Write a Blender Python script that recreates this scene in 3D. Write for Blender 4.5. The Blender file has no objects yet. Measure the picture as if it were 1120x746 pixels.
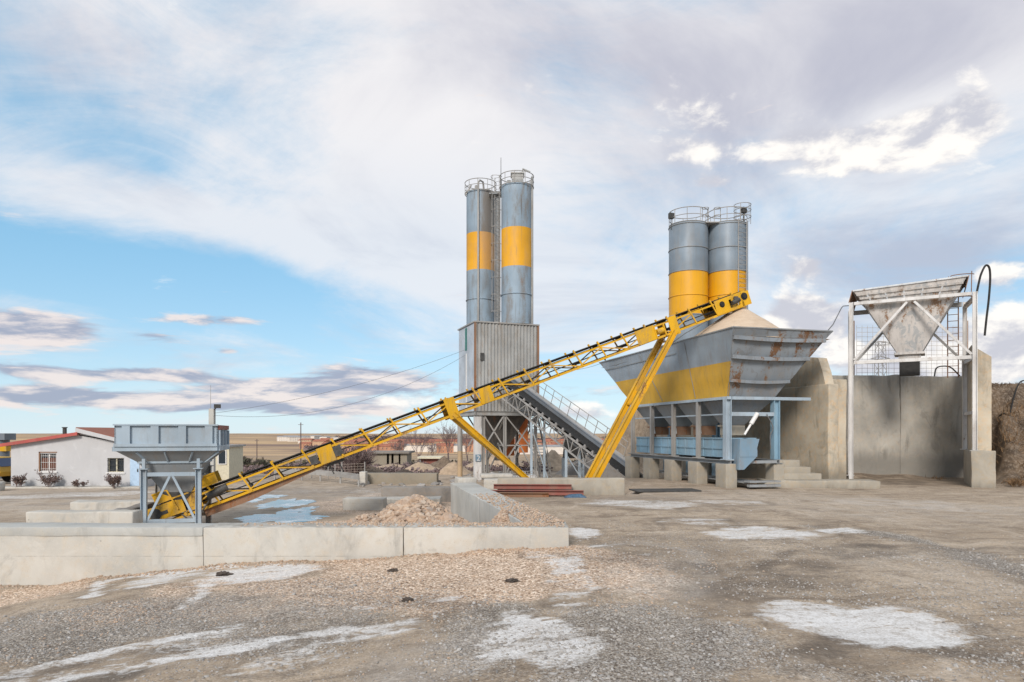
import bpy, bmesh, math, random
import numpy as np
from mathutils import Vector, Matrix, noise as mnoise

random.seed(7)
rng = np.random.default_rng(7)
S = bpy.context.scene
COL = S.collection
R = math.radians
F = 747.0          # focal length in pixels of a 1120 px wide picture
HZ = 474.0         # picture row of the horizon
EYE = 3.0

def P(px, py, d):
    return Vector(((px - 560) / F * d, d, EYE - (py - HZ) / F * d))

# ------------------------------------------------------------------ numpy noise
def _h(ix, iy, s):
    n = (ix.astype(np.int64) * 374761393 + iy.astype(np.int64) * 668265263 + s * 974711) & 0x7fffffff
    n = ((n ^ (n >> 13)) * 1274126177) & 0x7fffffff
    n = n ^ (n >> 16)
    return (n & 0xffff) / 65535.0

def vnoise(x, y, s=0):
    x = np.asarray(x, float); y = np.asarray(y, float)
    ix = np.floor(x); iy = np.floor(y); fx = x - ix; fy = y - iy
    fx = fx * fx * (3 - 2 * fx); fy = fy * fy * (3 - 2 * fy)
    a = _h(ix, iy, s); b = _h(ix + 1, iy, s); c = _h(ix, iy + 1, s); d = _h(ix + 1, iy + 1, s)
    return (a * (1 - fx) + b * fx) * (1 - fy) + (c * (1 - fx) + d * fx) * fy

def fbm(x, y, o=4, s=0):
    t = 0; a = .5
    for i in range(o):
        t = t + a * vnoise(x * 2 ** i + 17.3 * i, y * 2 ** i - 9.1 * i, s + i); a *= .5
    return t / (1 - .5 ** o)

def sst(a, b, x):
    t = np.clip((np.asarray(x, float) - a) / (b - a), 0, 1)
    return t * t * (3 - 2 * t)

# ------------------------------------------------------------------ terrain
def zg(X, Y, fine=True):
    X = np.asarray(X, float); Y = np.asarray(Y, float)
    ramp = np.interp(X, [-9.0, -8.0, -6.1, -2.2, 1.1, 4], [0, .16, .36, .54, .76, .72])
    ramp = ramp + .05 * np.exp(-np.clip(13.52 - Y, 0, 9) / .16) * sst(.3, .7, vnoise(X * 1.7, Y * 0 + 2, 61)) * (X < 1.3)
    front = 1 - sst(13.7, 14.1, Y)
    xl = np.interp(Y, [13.5, 25.7], [.7, -1.85])
    A = sst(-.25, .25, X - xl) * (1 - sst(25.7, 26.6, Y))
    xb = 4.3 + .1 * (Y - 26)
    B = sst(-.8, .8, X - xb)
    yard = -.3 - .12 * sst(28, 50, Y)
    hi = .72 - .35 * sst(33, 42, Y) * (X < 13)
    m = np.maximum(A, B)
    back = yard * (1 - m) + hi * m
    z = ramp * front + back * (1 - front)
    r = np.hypot(X, Y)
    far = np.interp(r, [0, 56, 80, 110, 200, 400, 1000, 1500, 2500, 5000, 9000],
                    [0, 0, -.5, -1.6, -6.5, -13, -16, -14, -8, -1.5, 0])
    w = sst(50, 75, r)
    z = z * (1 - w) + (-.42) * w + far
    z = z + sst(150, 900, r) * (fbm(X / 420, Y / 420, 3, 5) - .5) * np.interp(r, [0, 400, 1500, 5000, 9000], [0, 3, 7, 10, 10])
    # raised fill behind the retaining walls
    pl = sst(14.4, 14.9, X + .258 * (Y - 30)) * sst(35.5, 35.95, Y + .0 * X) * (1 - sst(52, 62, Y)) * (1 - sst(48, 66, X))
    nb = (fbm(X * .55, Y * .55, 4, 31) - .5)
    bank = sst(.0, .9, X - 21.15 - .577 * (Y - 29.6)) * sst(29.8, 37.5, Y + 2.2 * nb) * (1 - sst(52, 62, Y)) * (1 - sst(48, 66, X))
    up = np.maximum(pl, bank)
    z = z + up * (5.25 + .5 * nb - .35 * sst(22, 25, X)) + .9 * (fbm(X * 1.3, Y * 1.3, 4, 33) - .5) * bank * (1 - bank) * 2.2 + .25 * (fbm(X * 2.4, Y * 2.4, 3, 35) - .5) * bank
    # dirt washed against the foot of the back wall
    z = z + .34 * sst(34.2, 35.6, Y) * (1 - sst(35.7, 36, Y)) * sst(15, 16, X) * (1 - sst(20, 21.5, X)) * (.4 + vnoise(X * .9, Y, 3))
    if fine:
        n = 1 - sst(60, 120, r)
        z = z + n * (.05 * (fbm(X * .35, Y * .35, 4, 2) - .5) * (1 - .75 * (Y > 14.3) * (X < -2)) + .022 * (fbm(X * 2.2, Y * 2.2, 3, 8) - .5) * (1 - sst(20, 40, r)))
        # shallow wheel ruts in the right yard
        t = X - .42 * Y
        rut = np.exp(-((t - .6) / .35) ** 2) + np.exp(-((t + 1.5) / .35) ** 2) + .7 * np.exp(-((t - 3.4) / .4) ** 2)
        z = z - .035 * rut * (1 - sst(16, 24, Y)) * (X > -4)
    return z

def spl(pts, n=8):
    pts = [Vector(p) for p in pts]; q = [pts[0] * 2 - pts[1]] + pts + [pts[-1] * 2 - pts[-2]]; out = []
    for i in range(1, len(q) - 2):
        a, b, c, d = q[i - 1:i + 3]
        for k in range(n):
            t = k / n; out.append(.5 * (2 * b + (c - a) * t + (2 * a - 5 * b + 4 * c - d) * t * t + (3 * b - a - 3 * c + d) * t ** 3))
    return out + [pts[-1]]

def z1(x, y):
    return float(zg(np.array([x]), np.array([y]))[0])

def G(px, py):
    d = 12.0
    for i in range(40):
        x = (px - 560) / F * d
        z = z1(x, d)
        nd = F * (EYE - z) / max(py - HZ, 1.0)
        d = .5 * d + .5 * nd
    x = (px - 560) / F * d
    return Vector((x, d, z1(x, d)))

# ------------------------------------------------------------------ scene helpers
ORG = {}
def empty(name, loc, label=None, cat=None, group=None):
    o = bpy.data.objects.new(name, None)
    COL.objects.link(o); o.location = loc; o.empty_display_size = .3
    ORG[o.name] = Vector(loc)
    tag(o, label, cat, group)
    return o

def tag(o, label=None, cat=None, group=None, kind=None):
    if label: o['label'] = label
    if cat: o['category'] = cat
    if group: o['group'] = group
    if kind: o['kind'] = kind
    return o

def copy_tree(o, parent=None):
    c = o.copy(); COL.objects.link(c)
    if parent: c.parent = parent
    for ch in list(o.children): copy_tree(ch, c)
    return c

def basis(d, up=(0, 0, 1)):
    d = Vector(d).normalized(); up = Vector(up)
    if abs(d.dot(up.normalized())) > .999: up = Vector((0, 1, 0))
    s = d.cross(up).normalized(); u = s.cross(d).normalized()
    return d, s, u

class MB:
    def __init__(self): self.v = []; self.f = []; self.m = []; self.sm = []
    def add(self, vs, fs, mi=0, smooth=False):
        b = len(self.v); self.v += [tuple(p) for p in vs]
        for f in fs:
            self.f.append([i + b for i in f]); self.m.append(mi); self.sm.append(smooth)
        return self
    def obox(self, o, a, b, c, mi=0):
        o, a, b, c = Vector(o), Vector(a), Vector(b), Vector(c)
        vs = [o, o + a, o + a + b, o + b, o + c, o + a + c, o + a + b + c, o + b + c]
        return self.add(vs, [(3, 2, 1, 0), (4, 5, 6, 7), (0, 1, 5, 4), (1, 2, 6, 5), (2, 3, 7, 6), (3, 0, 4, 7)], mi)
    def box(self, c, s, rz=0, mi=0):
        c = Vector(c); M = Matrix.Rotation(rz, 3, 'Z')
        a = M @ Vector((s[0], 0, 0)); b = M @ Vector((0, s[1], 0)); k = Vector((0, 0, s[2]))
        return self.obox(c - a / 2 - b / 2 - k / 2, a, b, k, mi)
    def beam(self, p, q, w, h=None, up=(0, 0, 1), mi=0):
        h = h or w; p = Vector(p); q = Vector(q)
        d, s, u = basis(q - p, up)
        return self.obox(p - s * w / 2 - u * h / 2, q - p, s * w, u * h, mi)
    def ibeam(self, p, q, w, h, t=.02, up=(0, 0, 1), mi=0):
        p = Vector(p); q = Vector(q); d, s, u = basis(q - p, up)
        self.beam(p + u * (h / 2 - t / 2), q + u * (h / 2 - t / 2), w, t, u, mi)
        self.beam(p - u * (h / 2 - t / 2), q - u * (h / 2 - t / 2), w, t, u, mi)
        return self.beam(p, q, t, h - 2 * t, u, mi)
    def tube(self, path, r, n=6, closed=False, mi=0, cap=True):
        path = [Vector(p) for p in path]; m = len(path); rs = r if isinstance(r, (list, tuple)) else [r] * m
        vs = []; pu = None
        for i, p in enumerate(path):
            if closed: d = path[(i + 1) % m] - path[i - 1]
            else: d = path[min(i + 1, m - 1)] - path[max(i - 1, 0)]
            if d.length < 1e-9: d = Vector((0, 0, 1))
            d.normalize()
            if pu is None: _, s, u = basis(d)
            else:
                u = (pu - d * pu.dot(d))
                if u.length < 1e-6: _, s, u = basis(d)
                u.normalize(); s = d.cross(u)
            pu = u
            for k in range(n):
                a = 2 * math.pi * k / n
                vs.append(p + (s * math.cos(a) + u * math.sin(a)) * rs[i])
        fs = []
        for i in range(m if closed else m - 1):
            j = (i + 1) % m
            for k in range(n):
                fs.append((i * n + k, i * n + (k + 1) % n, j * n + (k + 1) % n, j * n + k))
        if cap and not closed:
            fs.append(tuple(range(n - 1, -1, -1))); fs.append(tuple((m - 1) * n + k for k in range(n)))
        return self.add(vs, fs, mi, True)
    def lathe(self, c, prof, n=40, mis=None):
        c = Vector(c); vs = []
        for r, z in prof:
            for k in range(n):
                a = 2 * math.pi * k / n
                vs.append((c.x + r * math.cos(a), c.y + r * math.sin(a), c.z + z))
        for i in range(len(prof) - 1):
            fs = [(i * n + k, i * n + (k + 1) % n, (i + 1) * n + (k + 1) % n, (i + 1) * n + k) for k in range(n)]
            if i == 0: self.add(vs, fs, mis[i] if mis else 0, True); base = len(self.v) - len(vs)
            else:
                for f in fs:
                    self.f.append([q + base for q in f]); self.m.append(mis[i] if mis else 0); self.sm.append(True)
        return self
    def prism(self, poly, vec, mi=0):
        poly = [Vector(p) for p in poly]; vec = Vector(vec); n = len(poly)
        vs = poly + [p + vec for p in poly]
        fs = [tuple(range(n - 1, -1, -1)), tuple(range(n, 2 * n))] + [(i, (i + 1) % n, n + (i + 1) % n, n + i) for i in range(n)]
        return self.add(vs, fs, mi)
    def disc(self, c, nrm, r, t, n=16, mi=0):
        nrm = Vector(nrm).normalized(); c = Vector(c)
        return self.tube([c - nrm * t / 2, c + nrm * t / 2], r, n, False, mi)
    def rblock(self, c, s, rz=0, r=.03, step=.25, amp=.012, seed=0, mi=0, M=None):
        """rough cast block: rounded arrises, a little out of true"""
        h = [x / 2 for x in s]; ax = []
        for k in range(3):
            n = max(2, int(2 * h[k] / step))
            a = [-h[k], -h[k] + r * .35] + list(np.linspace(-h[k] + r, h[k] - r, n)) + [h[k] - r * .35, h[k]]
            ax.append(a)
        idx = {}; vs = []; fs = []
        Mz = M if M is not None else Matrix.Rotation(rz, 3, 'Z')
        def vid(i, j, k):
            key = (i, j, k)
            if key not in idx:
                p = Vector((ax[0][i], ax[1][j], ax[2][k]))
                q = Vector([max(-h[t] + r, min(h[t] - r, p[t])) for t in range(3)])
                dd = p - q
                if dd.length > 1e-9: p = q + dd.normalized() * r
                w = Mz @ p + Vector(c)
                e = mnoise.noise_vector(w * .8 + Vector((seed, 0, 0))) * amp + mnoise.noise_vector(w * 4.5 + Vector((seed, 3, 0))) * amp * .8
                idx[key] = len(vs); vs.append(w + e)
            return idx[key]
        nx, ny, nz = [len(a) - 1 for a in ax]
        for i in range(nx):
            for j in range(ny):
                fs.append((vid(i, j, 0), vid(i, j + 1, 0), vid(i + 1, j + 1, 0), vid(i + 1, j, 0)))
                fs.append((vid(i, j, nz), vid(i + 1, j, nz), vid(i + 1, j + 1, nz), vid(i, j + 1, nz)))
        for i in range(nx):
            for k in range(nz):
                fs.append((vid(i, 0, k), vid(i + 1, 0, k), vid(i + 1, 0, k + 1), vid(i, 0, k + 1)))
                fs.append((vid(i, ny, k), vid(i, ny, k + 1), vid(i + 1, ny, k + 1), vid(i + 1, ny, k)))
        for j in range(ny):
            for k in range(nz):
                fs.append((vid(0, j, k), vid(0, j, k + 1), vid(0, j + 1, k + 1), vid(0, j + 1, k)))
                fs.append((vid(nx, j, k), vid(nx, j + 1, k), vid(nx, j + 1, k + 1), vid(nx, j, k + 1)))
        return self.add(vs, fs, mi, True)
    def build(self, name, mats, parent=None, label=None, cat=None, group=None, kind=None, loc=None):
        me = bpy.data.meshes.new(name)
        if parent is not None: org = ORG[parent.name]
        elif loc is not None: org = Vector(loc)
        else:
            a = np.array(self.v); org = Vector(((a[:, 0].min() + a[:, 0].max()) / 2, (a[:, 1].min() + a[:, 1].max()) / 2, a[:, 2].min()))
        me.from_pydata([(p[0] - org.x, p[1] - org.y, p[2] - org.z) for p in self.v], [], self.f)
        if not isinstance(mats, (list, tuple)): mats = [mats]
        for m in mats: me.materials.append(m)
        me.polygons.foreach_set('material_index', self.m)
        me.polygons.foreach_set('use_smooth', self.sm)
        me.update()
        if any(self.sm): me.set_sharp_from_angle(angle=R(40))
        o = bpy.data.objects.new(name, me); COL.objects.link(o)
        if parent is not None: o.parent = parent
        else: o.location = org
        ORG[o.name] = org
        return tag(o, label, cat, group, kind)

def mesh_np(name, V, Q, mats, loc=(0, 0, 0), smooth=True, tri=False):
    me = bpy.data.meshes.new(name)
    V = np.asarray(V, float) - np.array(loc)
    k = Q.shape[1]
    me.vertices.add(len(V)); me.vertices.foreach_set('co', V.astype(np.float32).ravel())
    me.loops.add(Q.size); me.loops.foreach_set('vertex_index', Q.astype(np.int32).ravel())
    me.polygons.add(len(Q)); me.polygons.foreach_set('loop_start', np.arange(0, Q.size, k, dtype=np.int32))
    me.polygons.foreach_set('loop_total', np.full(len(Q), k, dtype=np.int32))
    me.polygons.foreach_set('use_smooth', np.full(len(Q), smooth))
    me.update(calc_edges=True); me.validate()
    for m in (mats if isinstance(mats, (list, tuple)) else [mats]): me.materials.append(m)
    o = bpy.data.objects.new(name, me); COL.objects.link(o); o.location = loc
    ORG[o.name] = Vector(loc)
    return o

# ------------------------------------------------------------------ materials
class NT:
    def __init__(self, nt): self.nt = nt
    def n(self, t, **kw):
        x = self.nt.nodes.new(t)
        for k, v in kw.items(): setattr(x, k, v)
        return x
    def set(self, sock, v):
        if isinstance(v, bpy.types.NodeSocket): self.nt.links.new(v, sock)
        elif v is not None:
            if sock.type == 'RGBA' and len(v) == 3: v = (*v, 1)
            sock.default_value = v
    def math(self, op, a, b=None, c=None, clamp=False):
        x = self.n('ShaderNodeMath', operation=op, use_clamp=clamp)
        self.set(x.inputs[0], a)
        if b is not None: self.set(x.inputs[1], b)
        if c is not None: self.set(x.inputs[2], c)
        return x.outputs[0]
    def mix(self, f, a, b, bt='MIX'):
        x = self.n('ShaderNodeMix', data_type='RGBA', blend_type=bt)
        self.set(x.inputs['Factor'], f); self.set(x.inputs[6], a); self.set(x.inputs[7], b)
        return x.outputs[2]
    def noise(self, vec, scale, detail=4, rough=.55, dist=0, col=False):
        x = self.n('ShaderNodeTexNoise')
        if vec is not None: self.nt.links.new(vec, x.inputs['Vector'])
        x.inputs['Scale'].default_value = scale; x.inputs['Detail'].default_value = detail
        x.inputs['Roughness'].default_value = rough; x.inputs['Distortion'].default_value = dist
        return x.outputs['Color' if col else 'Fac']
    def voro(self, vec, scale, feature='F1', out='Distance', rnd=1):
        x = self.n('ShaderNodeTexVoronoi', feature=feature)
        self.nt.links.new(vec, x.inputs['Vector']); x.inputs['Scale'].default_value = scale
        x.inputs['Randomness'].default_value = rnd
        return x.outputs[out]
    def sst(self, x, a, b):
        m = self.n('ShaderNodeMapRange', interpolation_type='SMOOTHSTEP')
        self.set(m.inputs[0], x); m.inputs[1].default_value = a; m.inputs[2].default_value = b
        return m.outputs[0]
    def ramp(self, x, stops):
        r = self.n('ShaderNodeValToRGB'); e = r.color_ramp.elements
        while len(e) < len(stops): e.new(.5)
        for k, (p, c) in enumerate(stops): e[k].position = p; e[k].color = (*c, 1)
        self.set(r.inputs[0], x); return r.outputs[0]
    def mapv(self, vec, scale=(1, 1, 1), rot=(0, 0, 0), loc=(0, 0, 0)):
        x = self.n('ShaderNodeMapping'); self.nt.links.new(vec, x.inputs[0])
        x.inputs['Scale'].default_value = scale; x.inputs['Rotation'].default_value = rot; x.inputs['Location'].default_value = loc
        return x.outputs[0]
    def pos(self): return self.n('ShaderNodeNewGeometry').outputs['Position']
    def attr(self, name):
        return self.n('ShaderNodeAttribute', attribute_name=name).outputs['Fac']
    def sep(self, v):
        x = self.n('ShaderNodeSeparateXYZ'); self.nt.links.new(v, x.inputs[0]); return x.outputs
    def bump(self, h, strength=.3, dist=.02):
        x = self.n('ShaderNodeBump'); self.nt.links.new(h, x.inputs['Height'])
        x.inputs['Strength'].default_value = strength; x.inputs['Distance'].default_value = dist
        return x.outputs[0]

def new_mat(name):
    m = bpy.data.materials.new(name); m.use_nodes = True
    nt = m.node_tree; b = nt.nodes['Principled BSDF']
    return m, NT(nt), b

def fin(T, b, col, rough=.7, nrm=None, metallic=0, spec=.4):
    T.set(b.inputs['Base Color'], col); T.set(b.inputs['Roughness'], rough)
    if nrm is not None: T.set(b.inputs['Normal'], nrm)
    b.inputs['Metallic'].default_value = metallic
    b.inputs['Specular IOR Level'].default_value = spec

def paint(name, c, rust=.25, dirt=.35, rough=.5, rust_col=(.23, .10, .045), dirt_col=(.26, .22, .18), fade=.15, scale=1.0, peel=None, dust=None):
    """weathered paint on steel: fading, run-down dirt, blooms and runs of rust"""
    m, T, b = new_mat(name); p = T.pos()
    v = T.mapv(p, (1, 1, .28))
    big = T.noise(p, .55 * scale, 3); st = T.noise(v, 2.6 * scale, 5, .65); fine = T.noise(p, 14 * scale, 4, .7)
    light = tuple(min(1, x * (1 + fade) + .04 * fade) for x in c); dark = tuple(x * (1 - fade) for x in c)
    col = T.mix(T.sst(big, .3, .7), dark, light)
    dm = T.math('MULTIPLY', T.sst(T.math('MULTIPLY_ADD', fine, .25, st), .55, .85), dirt)
    col = T.mix(dm, col, dirt_col)
    dr = T.noise(T.mapv(p, (1, 1, .05)), 6.5 * scale, 5, .7)
    col = T.mix(T.math('MULTIPLY', T.sst(dr, .55, .75), min(.75, dirt * 1.3)), col, tuple(x * .6 for x in dirt_col))
    col = T.mix(T.math('MULTIPLY', T.sst(dr, .42, .28), .25), col, light)
    if peel:
        pe = T.noise(T.mapv(p, (1, 1, .7)), 2.4, 8, .72, 1.2)
        col = T.mix(T.math('MULTIPLY', T.sst(pe, .53, .58), peel[0]), col, peel[1])
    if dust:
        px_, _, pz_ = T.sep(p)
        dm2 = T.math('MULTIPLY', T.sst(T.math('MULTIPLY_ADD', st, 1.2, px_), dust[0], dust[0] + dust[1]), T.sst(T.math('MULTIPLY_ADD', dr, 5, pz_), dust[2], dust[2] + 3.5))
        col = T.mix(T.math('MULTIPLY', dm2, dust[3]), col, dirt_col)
    rm = T.math('MULTIPLY_ADD', fine, .35, T.math('MULTIPLY_ADD', big, .35, T.math('MULTIPLY', st, .6)))
    t0 = .82 - .26 * rust
    rmask = T.math('MULTIPLY', T.sst(rm, t0, t0 + .07), min(1, rust * 2.6))
    rc = T.mix(fine, tuple(x * .6 for x in rust_col), tuple(min(1, x * 1.5) for x in rust_col))
    col = T.mix(rmask, col, rc)
    rg = T.math('MULTIPLY_ADD', T.math('MAXIMUM', rmask, dm), .3, rough)
    fin(T, b, col, rg, T.bump(T.math('MULTIPLY_ADD', rmask, .5, fine), .12, .01))
    return m

def concrete(name, c, var=.25, stain=.4, warm=(1.15, .98, .78), bump=.35, scale=1.0, low=None, top=None, form=0):
    m, T, b = new_mat(name); p = T.pos()
    v = T.mapv(p, (1, 1, .3))
    big = T.noise(p, .5 * scale, 4, .6, .4); st = T.noise(v, 1.5 * scale, 6, .68, .6); mid = T.noise(p, 5 * scale, 5, .65); fine = T.noise(p, 45 * scale, 3, .7)
    pores = T.voro(p, 26 * scale)
    col = T.mix(T.sst(big, .25, .75), tuple(x * (1 - var) for x in c), tuple(min(1, x * (1 + var)) for x in c))
    wc = tuple(min(1, c[k] * warm[k]) for k in range(3))
    blo = T.noise(p, 1.3 * scale, 6, .7, 1.0)
    col = T.mix(T.math('MULTIPLY', T.sst(mid, .45, .7), .55), col, wc)
    col = T.mix(T.math('MULTIPLY', T.sst(blo, .54, .68), stain * .8), col, tuple(x * .55 for x in c))
    col = T.mix(T.math('MULTIPLY', T.sst(blo, .46, .30), .5), col, tuple(min(1, x * 1.22) for x in c))
    col = T.mix(T.math('MULTIPLY', T.sst(st, .52, .74), stain), col, tuple(x * .38 for x in c))
    col = T.mix(T.math('MULTIPLY', T.sst(fine, .52, .8), .35), col, tuple(min(1, x * 1.4) for x in c))
    hole = T.math('MULTIPLY', T.sst(pores, .16, .06), T.sst(mid, .5, .6))
    col = T.mix(T.math('MULTIPLY', hole, .7), col, tuple(x * .35 for x in c))
    if low is not None:
        zz = T.sep(p)[2]
        damp = T.math('MULTIPLY', T.sst(T.math('MULTIPLY_ADD', st, 1.6, zz), low + 1.5, low + .55), .75)
        col = T.mix(damp, col, tuple(x * .42 for x in c))
    if top is not None:
        zz = T.sep(p)[2]; drip = T.noise(T.mapv(p, (1, 1, .05)), 2.2, 6, .7, .3)
        tm = T.math('MULTIPLY', T.sst(T.math('MULTIPLY_ADD', drip, -4.6, zz), top - 3.6, top - 1.3), .7)
        col = T.mix(tm, col, tuple(x * .45 for x in c))
    if form:
        zz = T.sep(p)[2]; fl = T.math('ABSOLUTE', T.math('SUBTRACT', T.math('FRACT', T.math('MULTIPLY', zz, 1 / form)), .5))
        ln_ = T.math('MULTIPLY', T.sst(fl, .482, .496), T.sst(mid, .35, .6)); col = T.mix(T.math('MULTIPLY', ln_, .55), col, tuple(x * .45 for x in c))
        tie = T.sst(T.voro(p, 1.7, rnd=.55), .065, .045); col = T.mix(T.math('MULTIPLY', tie, .6), col, tuple(x * .35 for x in c))
    h = T.math('MULTIPLY_ADD', hole, -.8, T.math('MULTIPLY_ADD', mid, .8, T.math('MULTIPLY', fine, .35)))
    fin(T, b, col, .88, T.bump(h, bump, .02), spec=.25)
    return m

def plain(name, c, rough=.8, var=.3, scale=6, metallic=0):
    m, T, b = new_mat(name); p = T.pos()
    n = T.noise(p, scale, 5, .65)
    fin(T, b, T.mix(T.sst(n, .3, .7), tuple(x * (1 - var) for x in c), tuple(min(1, x * (1 + var)) for x in c)), rough, T.bump(n, .15, .02), metallic)
    return m

def stones(name, cols, rough=.9):
    """loose stones: each piece its own tint"""
    m, T, b = new_mat(name)
    g = T.n('ShaderNodeNewGeometry'); rnd = g.outputs['Random Per Island']
    k = len(cols); col = T.ramp(rnd, [(i / (k - 1), c) for i, c in enumerate(cols)])
    f = T.noise(g.outputs['Position'], 40, 4, .7)
    fin(T, b, T.mix(T.math('MULTIPLY', f, .5), col, (.16, .13, .11)), rough, T.bump(f, .3, .01), spec=.25)
    return m

M = {}
M['conc'] = concrete('cast_concrete', (.48, .455, .41), .18, .5, (1.08, .98, .86), form=.57)
M['conc_cool'] = concrete('grey_concrete', (.43, .425, .40), .15, .35, (1.06, 1, .9))
M['conc_wall'] = concrete('retaining_concrete', (.48, .42, .33), .24, .55, (1.3, .98, .66), low=1.2, top=6.6)
M['conc_back'] = concrete('stained_concrete', (.44, .415, .37), .26, .7, (1.15, 1, .85), scale=.8, low=1.75, top=6.0)
M['conc_pier'] = concrete('pier_concrete', (.36, .325, .27), .18, .32, low=.45)
M['conc_dark'] = concrete('damp_concrete', (.24, .22, .20), .25, .45)
M['render'] = concrete('lime_render', (.50, .495, .50), .06, .10, (1.02, 1, .97), .15, low=-.75)
M['grey'] = paint('grey_paint', (.155, .175, .20), .16, .30)
M['grey_hop_lit'] = paint('lit_hopper_grey_paint', (.265, .315, .365), .2, .35)  # lighter than the end's grey: light on the long side put into colour
M['grey_end'] = paint('worn_grey_paint', (.20, .225, .25), .42, .5, rust_col=(.16, .085, .045), scale=.7, peel=(.4, (.15, .14, .13)))  # real wear and rust, on a grey set darker than the long side
M['bluegrey'] = paint('pale_blue_paint', (.33, .40, .46), .16, .3)
M['under'] = paint('grey_underside_paint', (.25, .265, .275), .2, .45)
M['silo'] = paint('silo_grey_paint', (.19, .235, .28), .08, .3, .45)
M['silo_old'] = paint('dusty_silo_paint', (.235, .305, .37), .16, .75, .55, dirt_col=(.19, .16, .13), scale=.7)
M['yel_silo'] = paint('silo_yellow_paint', (.70, .34, .005), .05, .15, .42, fade=.06)
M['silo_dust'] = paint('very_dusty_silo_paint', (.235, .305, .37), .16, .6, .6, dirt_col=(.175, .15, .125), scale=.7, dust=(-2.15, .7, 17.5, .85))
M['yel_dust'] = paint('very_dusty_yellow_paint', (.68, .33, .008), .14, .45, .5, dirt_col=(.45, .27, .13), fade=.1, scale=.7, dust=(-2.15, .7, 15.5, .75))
M['yel_old'] = paint('dusty_yellow_paint', (.68, .33, .008), .14, .45, .5, dirt_col=(.42, .28, .16), fade=.1, scale=.7)
M['yel_hop'] = paint('hopper_yellow_paint', (.56, .325, .03), .15, .35, .5, dirt_col=(.36, .26, .12))
M['yel'] = paint('machine_yellow_paint', (.66, .355, .003), .32, .75, .42, dirt_col=(.36, .25, .10), fade=.12)
M['blue'] = paint('light_blue_paint', (.23, .37, .47), .1, .3)
M['bluedk'] = paint('dull_blue_paint', (.16, .25, .33), .12, .4)
M['white'] = paint('white_steel_paint', (.60, .585, .57), .28, .4)
M['white_fun'] = paint('peeling_white_paint', (.55, .515, .485), .38, .6, rust_col=(.24, .14, .08), dirt_col=(.22, .19, .16), peel=(.6, (.30, .33, .35)))
M['rimblue'] = paint('faded_rim_paint', (.55, .57, .59), .35, .4)
M['galv'] = paint('galvanised_steel', (.32, .31, .295), .10, .35, .45)
M['clad'] = paint('cladding_sheet', (.32, .32, .31), .18, .55, .5, dirt_col=(.25, .20, .15))
M['clad_shade_blue'] = paint('shade_blue_cladding_sheet', (.35, .40, .46), .08, .25, .5)  # left tower face: its bluish shade is put into the sheet colour
M['rust'] = paint('rusty_steel', (.24, .13, .075), .5, .4, .8)
M['rust_post'] = paint('rust_stained_post_paint', (.46, .33, .20), .45, .4, .7)
M['redsteel'] = paint('red_oxide_steel', (.26, .085, .065), .3, .4, .7)
M['dark'] = plain('dark_steel', (.06, .058, .055), .6)
M['rubber'] = plain('black_rubber', (.022, .021, .02), .75)
M['orange'] = paint('orange_paint', (.62, .17, .04), .1, .2)
M['redfascia'] = paint('red_fascia', (.42, .085, .07), .05, .2)
M['green'] = plain('green_sheet', (.03, .16, .13), .5)
M['tarp'] = plain('blue_tarp', (.06, .11, .17), .5, .3, 12)
M['redtarp'] = plain('red_sheet', (.55, .04, .06), .5)
M['wire'] = plain('dark_cable', (.13, .13, .13), .6)
M['wiremesh'] = plain('steel_wire', (.42, .36, .30), .6)
M['wood'] = plain('brown_wood', (.13, .05, .03), .6, .3, 10)
M['whitepl'] = plain('white_plastic', (.72, .70, .68), .4, .06)
M['panelblue'] = plain('pale_blue_door_paint', (.42, .55, .70), .5, .08)
M['cream'] = plain('cream_paint', (.62, .57, .43), .6, .1)
M['soil'] = plain('brown_soil', (.17, .125, .09), .95, .35, 5)
M['clod'] = plain('dark_clod', (.07, .055, .045), .95, .4, 12)
M['sandheap'] = plain('tan_sand_heap', (.40, .30, .21), .95, .2, 2.5)
M['bark'] = plain('grey_bark', (.13, .095, .09), .9)
M['twig'] = plain('purple_twig', (.20, .145, .14), .9)
M['cone'] = paint('dark_cone_steel', (.085, .08, .075), .3, .4)
M['bracket'] = plain('dull_steel', (.30, .29, .28), .6)
M['farwin'] = plain('dull_far_window', (.16, .13, .12), .6)
M['leafdk'] = plain('dull_green_leaf', (.07, .085, .045), .8, .4)
M['leafbr'] = plain('brown_leaf', (.13, .085, .06), .8, .4)
M['scrub'] = plain('olive_scrub', (.13, .11, .07), .95, .45, .6)
M['wood_far'] = plain('bare_woodland', (.17, .125, .125), .95, .3, .05)
M['drygrass'] = plain('dry_grass_blade', (.22, .135, .07), .9, .4, 3)
M['tyre'] = plain('tyre_rubber', (.02, .02, .02), .85)
M['stone_peach'] = stones('peach_stone', [(.38, .27, .20), (.60, .435, .305), (.52, .365, .25), (.66, .535, .42), (.42, .32, .245), (.56, .385, .265), (.42, .36, .31)])
M['stone_base'] = plain('crushed_stone_bed', (.40, .28, .205), .95, .35, 9)
M['stone_pale'] = stones('pale_stone', [(.30, .28, .26), (.46, .44, .41), (.38, .34, .30), (.56, .54, .51), (.33, .31, .29)])
M['stone_grey'] = stones('grey_stone', [(.22, .21, .20), (.42, .40, .38), (.30, .27, .24), (.55, .53, .51), (.26, .24, .21)])

def glass(name, c):
    m, T, b = new_mat(name)
    fin(T, b, c, .08, spec=.6); return m
M['glass'] = glass('window_glass', (.03, .04, .05))
M['glassblue'] = glass('blue_window_glass', (.03, .07, .16))

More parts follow.
